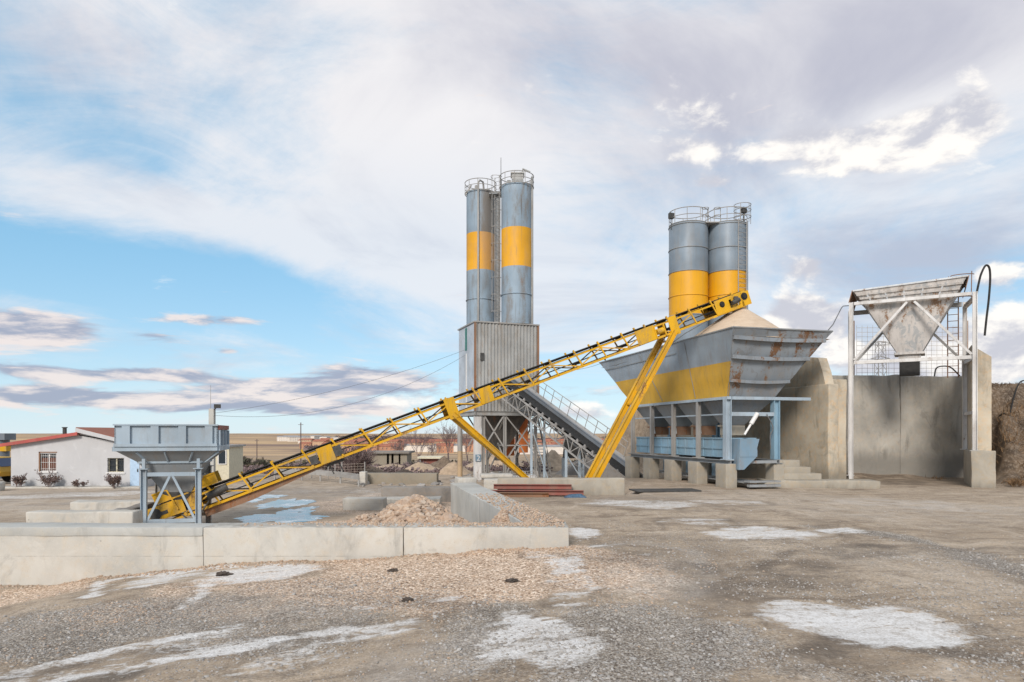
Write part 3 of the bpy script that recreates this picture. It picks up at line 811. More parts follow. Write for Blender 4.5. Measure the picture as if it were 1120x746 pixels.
# red steel beams lying at the kerb
RB = 'red steel beams stacked before the kerb'
for i, (p0, p1, y, z, lab) in enumerate([
        ((532), (668 - 30), 24.75, .86, 'lower red oxide steel beam lying on the ground before the kerb'),
        ((540), (625), 24.95, 1.06, 'upper red oxide steel beam lying on top of the stack before the kerb'),
        ((520), (600), 24.5, .80, 'dark rusty steel beam lying nearest in the stack before the kerb')]):
    mb = MB(); mb.ibeam(P(p0, 0, y).xy.to_3d() + Vector((0, 0, z)), P(p1, 0, y - .05).xy.to_3d() + Vector((0, -.1, z)), .2, .17, .02)
    mb.build('steel_beam', M['rust'] if i == 2 else M['redsteel'], None, lab, 'steel beam', RB)
def sheet(name, mat, cx, cy, z, sx, sy, hh, seed, label, cat):
    n = 14; vs = []; fs = []
    for j in range(n + 1):
        for i in range(n + 1):
            x = cx + sx * (i / n - .5); y = cy + sy * (j / n - .5)
            e_ = min(i, j, n - i, n - j) / n
            vs.append((x, y, z + hh * min(1, e_ * 4) * (.6 + .8 * vnoise(np.array(x * 2.5), np.array(y * 2.5), seed))))
    for j in range(n):
        for i in range(n): a = j * (n + 1) + i; fs.append((a, a + 1, a + n + 2, a + n + 1))
    mb = MB(); mb.add(vs, fs, 0, True); return mb.build(name, mat, None, label, cat)
sheet('tarpaulin', M['tarp'], 2.25, 24.3, .73, .8, .4, .12, 3, 'crumpled blue tarpaulin at the right end of the red beams', 'tarpaulin')
c = G(727, 537); mb = MB(); mb.box((c.x, c.y, c.z + .03), (2.6, 1.1, .05), .1); mb.build('steel_plate', M['dark'], None, 'dark steel plate lying on the ground before the hopper piers', 'steel plate')

# ------------------------------------------------------------------ big aggregate hopper
U = Vector((-.25, .968, 0)).normalized(); V = Vector((.968, .25, 0)).normalized(); T0 = Vector((8.9, 27.5, 0))
def Hq(u, v, z): return T0 + U * u + V * v + Vector((0, 0, z))
ZT, ZB = 7.27, 4.53
top = [(0, 0), (14.36, 0), (14.36, 4.7), (0, 4.7)]; bot = [(1, .4), (10.36, .4), (10.36, 2.62), (1, 2.62)]
hop = empty('aggregate_hopper', Hq(5.7, 1.5, .7), 'big grey and yellow aggregate hopper filled with pale sand on concrete piers', 'hopper')
def wallpanel(i, j, mats, split=None, bulge=0, name='panel'):
    a, b = Hq(*top[i], ZT), Hq(*top[j], ZT); c, d = Hq(*bot[i], ZB), Hq(*bot[j], ZB)
    nrm = (b - a).cross(c - a).normalized()
    if nrm.dot(Hq(6, 1.5, 6.5) - a) > 0: nrm = -nrm
    n, k = 24, 14
    mb = MB()
    for off, flip in ((0, 0), (-.02, 1)):
        vs = []; fs = []; ms = []
        for r_ in range(k + 1):
            t = r_ / k
            if split is not None:  # keep one row exactly on the paint line
                t = [x for x in np.concatenate([np.linspace(0, split, 8), np.linspace(split, 1, k - 6)[1:]])][r_]
            for q in range(n + 1):
                s = q / n; p = (a.lerp(b, s)).lerp(c.lerp(d, s), t)
                p = p + nrm * (off + bulge * (.045 * (vnoise(np.array(s * 7), np.array(t * 3), 5 + i) - .5)) - bulge * .05 * math.sin(t * math.pi * 3) ** 2 * .4)
                vs.append(p)
            if r_ < k:
                for q in range(n):
                    f = (r_ * (n + 1) + q, r_ * (n + 1) + q + 1, (r_ + 1) * (n + 1) + q + 1, (r_ + 1) * (n + 1) + q)
                    fs.append(f); ms.append(1 if split is not None and r_ >= 7 else 0)
        b0 = len(mb.v); mb.v += [tuple(p) for p in vs]
        for f, m_ in zip(fs, ms): mb.f.append([x + b0 for x in f]); mb.m.append(m_); mb.sm.append(True)
    return mb.build(name, mats, hop), a, b, c, d, nrm
side, a, b, c, d, nrm = wallpanel(0, 1, [M['grey_hop_lit'], M['yel_hop']], .475, 1, 'side_panel')
side['label'] = 'long hopper side, grey above and yellow below'
endp, ea, eb, ec, ed, en = wallpanel(0, 3, [M['grey_end']], None, 1.6, 'end_panel')
endp['label'] = 'worn grey hopper end with rust patches'
wallpanel(1, 2, [M['grey_hop_lit']], None, .5, 'end_panel'); wallpanel(2, 3, [M['grey_hop_lit']], None, .5, 'side_panel')
# rim and stiffening ribs of the end
mb = MB(); rim = [Hq(*t, ZT) for t in top]
for i in range(4):
    mb.beam(rim[i] + Vector((0, 0, .012 + .002 * i)), rim[(i + 1) % 4] + Vector((0, 0, .012 + .002 * i)), .09, .05)
mb.build('rim', M['under'], hop)
for t, hh in ((.13, .16), (.405, .15), (.75, .13)):
    mb = MB(); n = 10; pts_ = []
    for s in np.linspace(.005, .995, n):
        p = ea.lerp(eb, s).lerp(ec.lerp(ed, s), t); pts_.append(p + en * (.06 + .03 * math.sin(s * math.pi)) + Vector((0, 0, -.05 * math.sin(s * math.pi))))
    for i in range(n - 1): mb.beam(pts_[i], pts_[i + 1], .12, hh, up=(0, 0, 1))
    mb.build('rib', M['grey_end'], hop)
# weld seams and lugs on the long side
mb = MB()
for s in (.28, .62):
    p = a.lerp(b, s); q = c.lerp(d, s); mb.beam(p.lerp(q, .03) + nrm * .012, p.lerp(q, .97) + nrm * .012, .03, .012, up=nrm)
mb.beam(a.lerp(c, .18).lerp(b.lerp(d, .18), .35) + nrm * .02, b.lerp(d, .18) + nrm * .02, .03, .02, up=nrm)
mb.build('seam', M['under'], side)
for s in (.36, .935):
    mb = MB(); p = a.lerp(b, s); mb.beam(p + Vector((0, 0, .0)), p + Vector((0, 0, .28)), .05); mb.disc(p + Vector((0, 0, .16)) + nrm * .05, nrm, .09, .05); mb.build('lug', M['dark'], hop)
# frame: posts, head beams, mid rail, deck
ZP = 1.89; L4 = 9.36 / 4
for i in range(5):
    mb = MB(); u_ = 1 + L4 * i; w_ = .26 if i == 0 else .17
    mb.ibeam(Hq(u_, .36, ZP), Hq(u_, .36, ZB - .1), w_, w_, .025, up=V); mb.box(Hq(u_, .36, ZP + .02), (.4, .4, .04), math.atan2(V.y, V.x))
    pc = mb.build('post', M['bluegrey'] if i == 0 else M['galv'], hop)
for u_ in (1, 1 + L4 * 2, 10.36):
    mb = MB(); mb.ibeam(Hq(u_, 2.66, ZP), Hq(u_, 2.66, ZB - .1), .28, .28, .025, up=V); mb.build('post', M['blue'], hop)
mb = MB()
mb.beam(Hq(.85, .36, ZB - .05), Hq(10.5, .36, ZB - .05), .2, .12); mb.beam(Hq(.9, .5, ZB - .055), Hq(.9, 4.3, ZB - .055), .14, .13)
mb.beam(Hq(.92, .5, ZB - .72), Hq(.92, 2.55, ZB - .72), .1, .16); mb.beam(Hq(.97, .45, ZB - .72), Hq(10.3, .45, ZB - .72), .05, .06); mb.beam(Hq(.85, 2.66, ZB - .05), Hq(10.5, 2.66, ZB - .05), .2, .12)
mb.build('head_frame', M['bluegrey'], hop)
mb = MB(); mb.ibeam(Hq(.7, .36, ZP - .085), Hq(10.6, .36, ZP - .085), .3, .16, .02); mb.ibeam(Hq(.7, 2.66, ZP - .085), Hq(10.6, 2.66, ZP - .085), .3, .16, .02); mb.beam(Hq(.72, .6, ZP - .085), Hq(.72, 2.5, ZP - .085), .16, .12)
mb.build('deck_beam', M['under'], hop)
# four discharge bins with gates and rams
for i in range(4):
    u0, u1 = 1.05 + L4 * i, 1.05 + L4 * (i + 1) - .1; uc = (u0 + u1) / 2
    t4 = [Hq(u0, .5, ZB - .12), Hq(u1, .5, ZB - .12), Hq(u1, 2.55, ZB - .12), Hq(u0, 2.55, ZB - .12)]
    b4 = [Hq(uc - .27, 1.0, 3.32), Hq(uc + .27, 1.0, 3.32), Hq(uc + .27, 1.7, 3.32), Hq(uc - .27, 1.7, 3.32)]
    mb = MB(); mb.add(t4 + b4, [(0, 1, 5, 4), (1, 2, 6, 5), (2, 3, 7, 6), (3, 0, 4, 7), (3, 2, 1, 0), (4, 5, 6, 7)])
    bn = mb.build('discharge_bin', M['grey_end'] if i == 0 else M['under'], hop)
    mb = MB(); mb.obox(Hq(uc - .34, .95, 2.92), U * .68, V * .8, (0, 0, .42)); mb.beam(Hq(uc - .4, .9, 3.33), Hq(uc + .4, .9, 3.33), .08); mb.beam(Hq(uc - .26, 1.0, 2.92), Hq(uc - .26, 1.0, 2.74), .08); mb.beam(Hq(uc + .26, 1.0, 2.92), Hq(uc + .26, 1.0, 2.74), .08)
    mb.build('gate', M['rust'] if i else M['conc_pier'], bn)
    mb = MB(); p = Hq(uc - .5, .85, 3.0); q = Hq(uc - .72, .62, 3.72)
    if i == 0: p = Hq(.95, 1.15, 2.95); q = Hq(.85, 1.7, 3.85)
    mb.tube([p, p.lerp(q, .55)], .05, 8); mb.tube([p.lerp(q, .5), q], .095, 10); mb.build('ram', M['whitepl'], bn)
mb = MB(); mb.tube(spl([Hq(.86, 2.15, 3.8), Hq(.80, 2.3, 3.5), Hq(.78, 2.4, 3.2), Hq(.8, 2.28, 2.9), Hq(.8, 2.3, 2.35)], 5), .022, 6); mb.build('air_hose', M['wire'], hop)
for i in range(1, 4):
    mb = MB(); mb.tube([Hq(1.3 + L4 * i, .47, 3.8), Hq(1.28 + L4 * i, .46, 3.2), Hq(1.3 + L4 * i, .47, 2.4)], .018, 6); mb.build('air_hose', M['wire'], hop)
# blue weighing trough with its tapered end
mb = MB(); mb.obox(Hq(1.25, .62, 1.97), U * 9.2, V * 1.3, (0, 0, .84)); mb.beam(Hq(1.25, .60, 2.36), Hq(10.45, .60, 2.36), .05, .07)
for k in np.arange(1.7, 10.4, .82): mb.beam(Hq(k, .6, 1.98), Hq(k, .6, 2.8), .05, .04, up=V)
mb.beam(Hq(1.25, .6, 2.79), Hq(10.45, .6, 2.79), .07, .05)
mb.build('weigh_trough', M['blue'], hop)
mb = MB()
pr = [(.62, 2.77), (1.52, 2.77), (1.40, 2.34), (1.40, 2.03), (.80, 1.5), (.55, 1.5), (.55, 2.0)]
mb.prism([Hq(.45, v_, z_) for v_, z_ in pr], U * .78); mb.obox(Hq(.43, .58, 2.03), V * .83, U * .02, (0, 0, .31))
mb.build('end_chute', M['bluedk'], hop)
mb = MB(); mb.obox(Hq(.3, .75, .95), U * 9.6, V * 1.0, (0, 0, .05)); mb.obox(Hq(-.1, .7, 1.0), U * .4, V * 1.45, (0, 0, .06)); mb.obox(Hq(-.1, .7, .82), U * .2, V * 1.45, (0, 0, .1)); mb.build('gathering_belt', M['under'], hop)
for k in range(4):
    mb = MB(); mb.obox(Hq(1.75 + L4 * k, .8, 1.12), U * 1.2, V * .1, (0, 0, .55)); mb.build('belt_guard', M['bluedk'], hop)
# concrete piers
for i in range(5):
    u_ = 1 + L4 * i; zb = z1(*Hq(u_, .3, 0).xy) - .15
    mb = MB(); mb.rblock(Hq(u_ + .08, .36, (zb + 1.72) / 2), (.52, .82, 1.72 - zb), math.atan2(V.y, V.x), .025, .2, .015, 60 + i)
    mb.build('pier', M['conc_pier'], hop)
for u_ in (1.05, 1 + L4 * 2, 10.36):
    mb = MB(); mb.rblock(Hq(u_, 2.68, .95), (.5, .6, 1.55), math.atan2(V.y, V.x), .025, .2, .015, 70)
    mb.build('pier', M['conc_pier'], hop)

# sand lying in the hopper
us = np.arange(.06, 14.3, .09); vs_ = np.arange(.06, 4.65, .09); UU, VV = np.meshgrid(us, vs_)
apex = (2.7, 2.05)
r1 = np.hypot(UU - apex[0], VV - apex[1]); r2 = np.hypot((UU - 7.2) / 1.2, VV - 3.9)
SZ = np.maximum.reduce([8.78 - .70 * np.sqrt(r1 ** 2 + .02), 8.1 - .55 * np.sqrt(r2 ** 2 + .05), np.full_like(r1, 6.95), 7.55 - .5 * np.hypot(UU - 3.2, (VV - 4.3))])
SZ = SZ + .09 * (fbm(UU * 1.5, VV * 1.5, 4, 77) - .5)
edge = np.minimum.reduce([UU, 14.36 - UU, VV, 4.7 - VV]); SZ = np.minimum(SZ, 7.26 + edge * .9)
SX = T0.x + U.x * UU + V.x * VV; SY = T0.y + U.y * UU + V.y * VV
n_y, n_x = UU.shape; ii = (np.arange(n_y - 1)[:, None] * n_x + np.arange(n_x - 1)[None, :]).ravel()
sand = mesh_np('sand_heap', np.stack([SX.ravel(), SY.ravel(), SZ.ravel()], 1), np.stack([ii, ii + 1, ii + n_x + 1, ii + n_x], 1), M['sand'], loc=tuple(Hq(2.7, 2.05, 7.2)))
tag(sand, 'pale sand heaped to a cone in the big hopper below the conveyor head', 'sand heap')

# ------------------------------------------------------------------ retaining walls and loading ramp on the right
ang = math.atan2(U.y, U.x)
C0 = Vector((14.02, 30.25, 0))
mb = MB()
def wpt(t, z, o=0): return C0 + U * t + V * o + Vector((0, 0, z))
def wavy(poly, seed): return poly
# lower lift and the upper lift that steps up towards the hopper
mb.rblock(wpt(6.6, 2.55, .27), (13.2, .54, 5.3), ang, .05, .35, .03, 80)
mb.prism([wpt(.25, 5.17, .04), wpt(.42, 5.75, .04), wpt(.72, 6.42, .04), wpt(1.2, 6.5, .04), wpt(13, 6.45, .04), wpt(13, 5.17, .04)], V * .46)
mb.build('retaining_wall', M['conc_wall'], None, 'tan stained concrete retaining wall behind the right end of the big hopper', 'retaining wall')
mb = MB(); mb.rblock((15.1, 33.4, 2.9), (.8, 3.8, 5.2), -.03, .05, .35, .03, 84)
mb.build('retaining_wall', M['conc_wall'], None, 'narrow concrete return wall joining the tan retaining wall to the stained back wall', 'retaining wall')
mb = MB(); mb.rblock((17.37, 35.6, 3.0), (5.36, .7, 6.0), 0, .05, .3, .04, 86); mb.rblock((22.0, 35.61, 2.98), (3.86, .7, 5.96), 0, .05, .3, .04, 87)
mb.build('retaining_wall', M['conc_back'], None, 'stained grey retaining wall behind the white steel frame', 'retaining wall')
# plinth block with the wing wall on it, under the right posts of the frame
DF = Vector((.5, .866, 0)); SF = Vector((.866, -.5, 0)); K0 = Vector((19.27, 28.66, 0))
afr = math.atan2(SF.y, SF.x)
cb_ = K0 + SF * .43 + DF * 2.2
mb = MB(); mb.rblock((cb_.x, cb_.y, 1.28), (.86, 4.4, 1.96), afr, .04, .25, .03, 90)
mb.build('plinth_block', M['conc_pier'], None, 'concrete plinth block carrying the two right posts of the white frame', 'concrete block')
w0 = K0 + DF * 1.35 + SF * .1
mb = MB(); mb.prism([w0 + Vector((0, 0, 2.24)), w0 + SF * .72 + Vector((0, 0, 2.24)), w0 + SF * .72 + Vector((0, 0, 6.3)), w0 + Vector((0, 0, 6.85))], DF * 6.0)
mb.build('wing_wall', M['conc_wall'], None, 'tall narrow concrete wing wall with sloping top at the right of the white frame', 'retaining wall')
# plinth and steps beside the hopper
mb = MB(); mb.rblock((13.0, 29.15, .82), (4.6, 1.5, .42), -.12, .04, .25, .03, 92); mb.build('concrete_plinth', M['conc_pier'], None, 'low concrete plinth at the foot of the tan retaining wall', 'concrete plinth')
stp = empty('concrete_steps', (12.1, 29.9, 1.0), 'short flight of concrete steps between the blue hopper post and the tan retaining wall', 'steps')
for k, (x0_, x1_, z0, z1_) in enumerate(((11.45, 13.25, .9, 1.28), (11.5, 12.9, 1.28, 1.55), (11.5, 12.55, 1.55, 1.84))):
    mb = MB(); mb.rblock(((x0_ + x1_) / 2, 29.75 + .25 * k, (z0 + z1_) / 2 - .02), (x1_ - x0_, 1.1, z1_ - z0 + .04), -.08, .03, .2, .02, 94 + k); mb.build('step', M['conc_pier'], stp)

# ------------------------------------------------------------------ white steel frame and its funnel
FL = Vector((15.77, 31.75, 0)); FR = Vector((19.86, 29.3, 0)); fd = (FR - FL).normalized(); fp = Vector((-fd.y, fd.x, 0))
if fp.y < 0: fp = -fp
DEP = 2.55; dpv = Vector((1.095, 2.3, 0)).normalized()
fr = empty('steel_gantry', (FL + FR) / 2 + fp * 1.3 + Vector((0, 0, .7)), 'tall white steel frame with crossed braces holding the peeling funnel hopper', 'steel frame')
zt = 9.08; zm = 6.28
posts = {'a': (FL, .62), 'b': (FR, 2.25), 'c': (FL + dpv * DEP, .9), 'd': (FR + dpv * DEP, 2.25)}
for k, (p, zb) in posts.items():
    mb = MB(); mb.ibeam(p + Vector((0, 0, zb)), p + Vector((0, 0, zt)), .18, .18, .03, up=fd); mb.box(p + Vector((0, 0, zb + .015)), (.36, .36, .03), afr); mb.build('post', M['white'], fr)
A_, B_, C_, D_ = [posts[k][0] for k in 'abcd']; up_ = Vector((0, 0, 1))
for (p, q), z, w_, h_ in (((A_, B_), zt - .07, .13, .14), ((C_, D_), zt - .1, .16, .2), ((A_, C_), zt - .24, .14, .16), ((B_, D_), zt - .24, .14, .16), ((A_, B_), zm, .12, .15), ((B_, D_), zm - .02, .12, .16), ((B_, D_), 3.9, .1, .14)):
    d_ = (q - p).normalized(); mb = MB(); mb.beam(p + d_ * .12 + up_ * z, q - d_ * .12 + up_ * z, w_, h_); mb.build('beam', M['white'] if z < 8 or p is not C_ else M['galv'], fr)
for (p, q) in ((A_, B_), (C_, D_)):
    mid_ = (p + q) / 2; off = fp * (-.03 if p is A_ else .03)
    for e_ in (p, q):
        mb = MB(); mb.beam(mid_ + (e_ - mid_) * .06 + up_ * (zt - .2) + off, e_ + (mid_ - e_) * .05 + up_ * (zm + .12) + off, .08, .10); mb.build('brace', M['white'] if p is A_ else M['galv'], fr)
# funnel: open top, raised toward the right, sheet folded at the top band
fu = empty('funnel_hopper', (FL + FR) / 2 + fp * 1.35 + Vector((0, 0, 6)), 'peeling white and rusty funnel hopper hung in the white steel frame', 'hopper')
O_ = (FL + FR) / 2 + fp * 1.35
def FQ(x, y, z): return O_ + fd * x + fp * y + up_ * z
zr0, zr1 = 9.72, 9.98      # rim height at the left and at the right
rimq = [FQ(-2.32, -1.3, 9.62), FQ(2.12, -1.3, 9.80), FQ(2.12, 1.3, 9.8), FQ(-2.32, 1.3, 9.62)]
bandq = [FQ(-1.92, -1.12, 9.1), FQ(1.72, -1.12, 9.1), FQ(1.72, 1.12, 9.1), FQ(-1.92, 1.12, 9.1)]
outq = [FQ(-.55, -.5, 6.72), FQ(.45, -.5, 6.72), FQ(.45, .5, 6.72), FQ(-.55, .5, 6.72)]
mb = MB()
for sh_ in (0, 1):
    cc = FQ(0, 0, 8.5)
    f_ = lambda q: [(p + (cc - p) * .012 if sh_ else p) for p in q]
    mb.add(f_(rimq) + f_(bandq) + f_(outq), [(0, 1, 5, 4), (1, 2, 6, 5), (2, 3, 7, 6), (3, 0, 4, 7), (4, 5, 9, 8), (5, 6, 10, 9), (6, 7, 11, 10), (7, 4, 8, 11)])
mb.build('shell', M['white_fun'], fu)
mb = MB()
for i in range(4):
    mb.beam(rimq[i] + up_ * .003 * i, rimq[(i + 1) % 4] + up_ * .003 * i, .1, .07)
mb.build('rim', M['rimblue'], fu)
n_ = ((rimq[1] - rimq[0]).cross(bandq[0] - rimq[0])).normalized()
if n_.dot(fp) > 0: n_ = -n_
for t in (.36, .68):
    mb = MB(); mb.beam(rimq[0].lerp(bandq[0], t) + n_ * .04, rimq[1].lerp(bandq[1], t) + n_ * .04, .09, .06, up=n_); mb.build('stiffener', M['white_fun'], fu)
for s in (.1, .28, .46, .64, .82):
    mb = MB(); mb.beam(rimq[0].lerp(rimq[1], s).lerp(bandq[0].lerp(bandq[1], s), .4) + n_ * .035, rimq[0].lerp(rimq[1], s).lerp(bandq[0].lerp(bandq[1], s), .95) + n_ * .035, .06, .05, up=n_); mb.build('stiffener', M['rimblue'], fu)
mb = MB(); g = [FQ(-2.36, -1.36, 9.63), FQ(-2.36, 1.36, 9.63), FQ(-2.5, 1.4, 9.08), FQ(-2.5, -1.4, 9.08)]; mb.prism(g, fd * .03); mb.build('side_flap', M['rust'], fu)
mb = MB(); g = [FQ(2.16, -1.36, 9.81), FQ(2.16, 1.36, 9.81), FQ(2.05, 1.4, 9.3), FQ(2.05, -1.4, 9.3)]; mb.prism(g, fd * .03)
mb.build('side_flap', M['rust'], fu)
mb = MB(); mb.obox(FQ(-.66, -.6, 6.62), fd * 1.22, fp * 1.2, up_ * .1); mb.obox(FQ(-.5, -.46, 6.45), fd * .9, fp * .92, up_ * .18); mb.build('outlet_gate', M['white_fun'], fu)
mb = MB(); mb.prism([FQ(-.46, -.42, 6.44), FQ(.36, -.42, 6.44), FQ(.36, .42, 6.44), FQ(-.46, .42, 6.44)], (0, 0, -.75)); mb.build('rubber_sleeve', M['rubber'], fu)
# ladder with hoops behind the right posts
lad = empty('ladder', D_ + Vector((-.4, .3, 6.0)), 'thin rusty access ladder with safety hoops beside the funnel hopper', 'ladder')
lb0 = D_ - fd * .25 + fp * .1
for s in (0, .42):
    mb = MB(); mb.tube([lb0 - fd * s + up_ * 5.6, lb0 - fd * s + up_ * 9.9], .028, 6); mb.build('stringer', M['rust'], lad)
for z in np.arange(5.85, 9.8, .3):
    mb = MB(); mb.tube([lb0 + up_ * z, lb0 - fd * .42 + up_ * z], .016, 6); mb.build('rung', M['rust'], lad)
mb = MB()
for z, k in ((9.3, .5), (10.35, .55)):
    arc = [lb0 - fd * .3 + fd * .9 * (1 - math.cos(a_)) * .5 + fp * .5 * math.sin(a_) + up_ * (z + .15 * math.sin(a_)) for a_ in np.linspace(0, math.pi, 12)]
    mb.tube(arc, .022, 6)
mb.tube([lb0 - fd * .38 + up_ * 9.3, lb0 - fd * .38 + up_ * 10.35], .022, 6); mb.tube([lb0 + fd * .5 + up_ * 9.3, lb0 + fd * .52 + up_ * 10.5], .022, 6)
mb.build('safety_hoop', M['rust'], lad)
mb = MB(); q0 = B_ + fp * 1.2 + fd * .1
pts_ = [P(*t, 30.6) for t in ((1068, 322), (1070, 312), (1073, 300), (1078, 290.5), (1082, 293), (1083, 305), (1081.5, 327), (1079, 348), (1077, 367))]
mb.tube(spl(pts_), .045, 8); mb.build('hose', M['rubber'], None, 'black rubber hose looped over the right end of the funnel frame', 'hose')
mb = MB(); c0 = P(1022, 411, 34.6); mb.tube(spl([P(1022, 412, 35.4), P(1024, 403, 35.4), P(1031, 400.5, 35.4), P(1040, 402, 35.4), P(1049, 410.5, 35.4), P(1050, 412, 35.4)]), .035, 6); mb.build('hose', M['rubber'], None, 'short black hose arching over the top of the stained back wall', 'hose')
# wire fence on the fill behind the frame
fe = empty('wire_fence', (18.3, 36.4, 5.7), 'rusty welded wire mesh fence on the fill above the stained back wall', 'fence')
mb = MB(); x0_, x1_ = P(937, 0, 36.4).x, P(1056, 0, 36.4).x
for x in np.arange(x0_, x1_ + .01, .285): mb.tube([(x, 36.4, 5.55), (x, 36.4, 8.75)], .0085, 4)
for z in np.arange(5.75, 8.8, .24): mb.tube([(x0_, 36.41, z), (x1_, 36.41, z)], .0085, 4)
mb.build('wire_mesh', M['wiremesh'], fe)
for x in (x0_ - .15, x1_ + .1):
    mb = MB(); mb.tube([(x, 36.4, 5.4), (x, 36.4, 9.0)], .04, 8); mb.build('fence_post', M['rust'], fe)
# lattice pylon far behind
py_ = empty('lattice_pylon', (P(963, 0, 130).x, 130, -2), 'distant steel lattice power pylon seen under the funnel hopper', 'pylon')
cx = P(963, 0, 130).x; mb = MB(); ztop = 3 + 100 / F * 130
def wd(z): return 1.0 + .9 * (ztop - z) / (ztop + 2)
zz = list(np.arange(-2, ztop, 1.3)) + [ztop]
for sx in (-1, 1):
    for sy in (-1, 1): mb.beam((cx + sx * wd(-2) * .62, 130 + sy * wd(-2) * .62, -2), (cx + sx * wd(ztop) * .62, 130 + sy * wd(ztop) * .62, ztop), .09)
for i in range(len(zz) - 1):
    w0_, w1_ = wd(zz[i]) * .62, wd(zz[i + 1]) * .62; s = 1 if i % 2 else -1
    for sy in (-1, 1): mb.beam((cx - s * w0_, 130 + sy * w0_, zz[i]), (cx + s * w1_, 130 + sy * w1_, zz[i + 1]), .06)
    for sx in (-1, 1): mb.beam((cx + sx * w0_, 130 - s * w0_, zz[i]), (cx + sx * w1_, 130 + s * w1_, zz[i + 1]), .06)
mb.build('mast', M['bracket'], py_)
mb = MB()
for z, l in ((ztop - .4, 2.4), (ztop - 3.2, 1.8)):
    for s in (-1, 1): mb.beam((cx, 130, z + .5), (cx + s * l, 130, z), .16); mb.beam((cx, 130, z - .2), (cx + s * l, 130, z), .12)
mb.build('cross_arm', M['bracket'], py_)
# ------------------------------------------------------------------ long yellow belt conveyor
E0 = P(166, 557, 23.8); E1 = P(808, 320.5, 30.6)
AX = (E1 - E0); CLEN = AX.length; AX.normalize(); TR = Vector((-AX.y, AX.x, 0)).normalized()   # TR points away from the camera
NR = AX.cross(TR) * 1.0
if NR.z < 0: NR = -NR
def cv_(s, t, h): return E0 + AX * s + TR * t + NR * h
def s_at(px):
    k = (px - 560) / F; lam = (k * E0.y - E0.x) / ((E1.x - E0.x) - k * (E1.y - E0.y)); return lam * CLEN
HW = .43; HH = .60
con = empty('belt_conveyor', cv_(CLEN * .45, 0, 0) * 1 - Vector((0, 0, 3)), 'long yellow lattice belt conveyor rising from the feed hopper to the big hopper', 'conveyor')
br = np.arange(s_at(267) % 1.13, CLEN - .1, 1.13)
s_head = s_at(772)
mb = MB()
for t in (-HW, HW):
    mb.beam(cv_(.2, t, -.09), cv_(CLEN, t, -.09), .05, .07, up=NR)
    mb.beam(cv_(.2, t, -HH), cv_(CLEN - .3, t, -HH), .06, .085, up=NR)
mb.build('chord', M['yel'], con)
for t in (-HW, HW):
    mb = MB()
    for i in range(len(br) - 1):
        a, b = br[i], br[i + 1]
        if b > s_head: break
        if i % 2: mb.beam(cv_(a, t, -.14), cv_(b, t, -HH + .05), .045, .045, up=NR)
        else: mb.beam(cv_(a, t, -HH + .05), cv_(b, t, -.14), .045, .045, up=NR)
    mb.build('diagonal', M['yel'], con)
for i, s in enumerate(br):
    mb = MB()
    for t in (-HW - .035, HW + .035):
        mb.beam(cv_(s + .10, t, -HH), cv_(s - .08, t, .12), .04, .06, up=AX)
        mb.beam(cv_(s - .07, t, .02), cv_(s - .09, t, .15), .08, .06, up=AX)
    mb.beam(cv_(s, -HW, -HH + .02), cv_(s, HW, -HH + .02), .06, .06, up=NR); mb.beam(cv_(s, -HW, -.1), cv_(s, HW, -.1), .05, .05, up=NR)
    fo = mb.build('idler_frame', M['yel'], con)
    mb = MB(); mb.tube([cv_(s - .05, -HW + .04, .04), cv_(s - .05, -.15, -.03)], .035, 8); mb.tube([cv_(s - .05, -.15, -.03), cv_(s - .05, .15, -.03)], .035, 8); mb.tube([cv_(s - .05, HW - .04, .04), cv_(s - .05, .15, -.03)], .035, 8)
    if i % 2 == 0: mb.tube([cv_(s + .1, -HW + .04, -.42), cv_(s + .1, HW - .04, -.42)], .05, 8)
    mb.build('roller', M['dark'], fo)
# belt: troughed carrying run and flat return run
mb = MB(); n = 60; vs = []; fs = []
prof = [(-.40, .065), (-.17, .0), (.17, .0), (.40, .065)]; prof2 = [(x, h - .02) for x, h in prof[::-1]]
ring = prof + prof2
for i in range(n + 1):
    s = -.1 + (CLEN - .1) * i / n
    for x, h in ring: vs.append(cv_(s, x, h))
k = len(ring)
for i in range(n):
    for j in range(k): fs.append((i * k + j, i * k + (j + 1) % k, (i + 1) * k + (j + 1) % k, (i + 1) * k + j))
mb.add(vs, fs); mb.obox(cv_(.2, -.36, -.37), AX * (CLEN - .6), TR * .72, NR * .018)
mb.build('belt', M['rubber'], con)
# guard plates, with the window beside them
for p0, p1 in ((345, 361), (519, 532), (688, 708)):
    s0, s1 = s_at(p0), s_at(p1); mb = MB(); mb.obox(cv_(s0, -HW - .075, -HH - .02), AX * (s1 - s0), TR * .012, NR * .62); mb.build('guard_plate', M['yel'], con)
s0, s1 = s_at(338), s_at(346); mb = MB(); mb.obox(cv_(s_at(361), -HW - .06, -.5), AX * .3, TR * .2, NR * .36); mb.build('dark_box', M['dark'], con); mb = MB(); mb.obox(cv_(s0 - .1, -HW - .06, -.5), AX * .3, TR * .2, NR * .3); mb.build('dark_box', M['dark'], con)  # dark boxes standing in for the dark opening beside the plate
mb = MB(); s0 = s_at(352)
for q in (0, .35): mb.beam(cv_(s0 + q, -.2, -HH - .05), cv_(s0 + q + .05, -.2, -HH - .5), .09, .05)
mb.beam(cv_(s0 - .1, -.2, -HH - .12), cv_(s0 + .6, -.2, -HH - .12), .1); mb.build('scraper', M['dark'], con)
mb = MB(); s0 = s_at(708)
for q in (0, .46): mb.beam(cv_(s0 + q, -HW - .06, -HH), cv_(s0 + q, -HW - .06, -.1), .08, .05, up=AX)
mb.tube([cv_(s0 + .1, -HW, -.35), cv_(s0 + .42, -HW, -.35)], .13, 10); mb.build('winch', M['yel'], con)
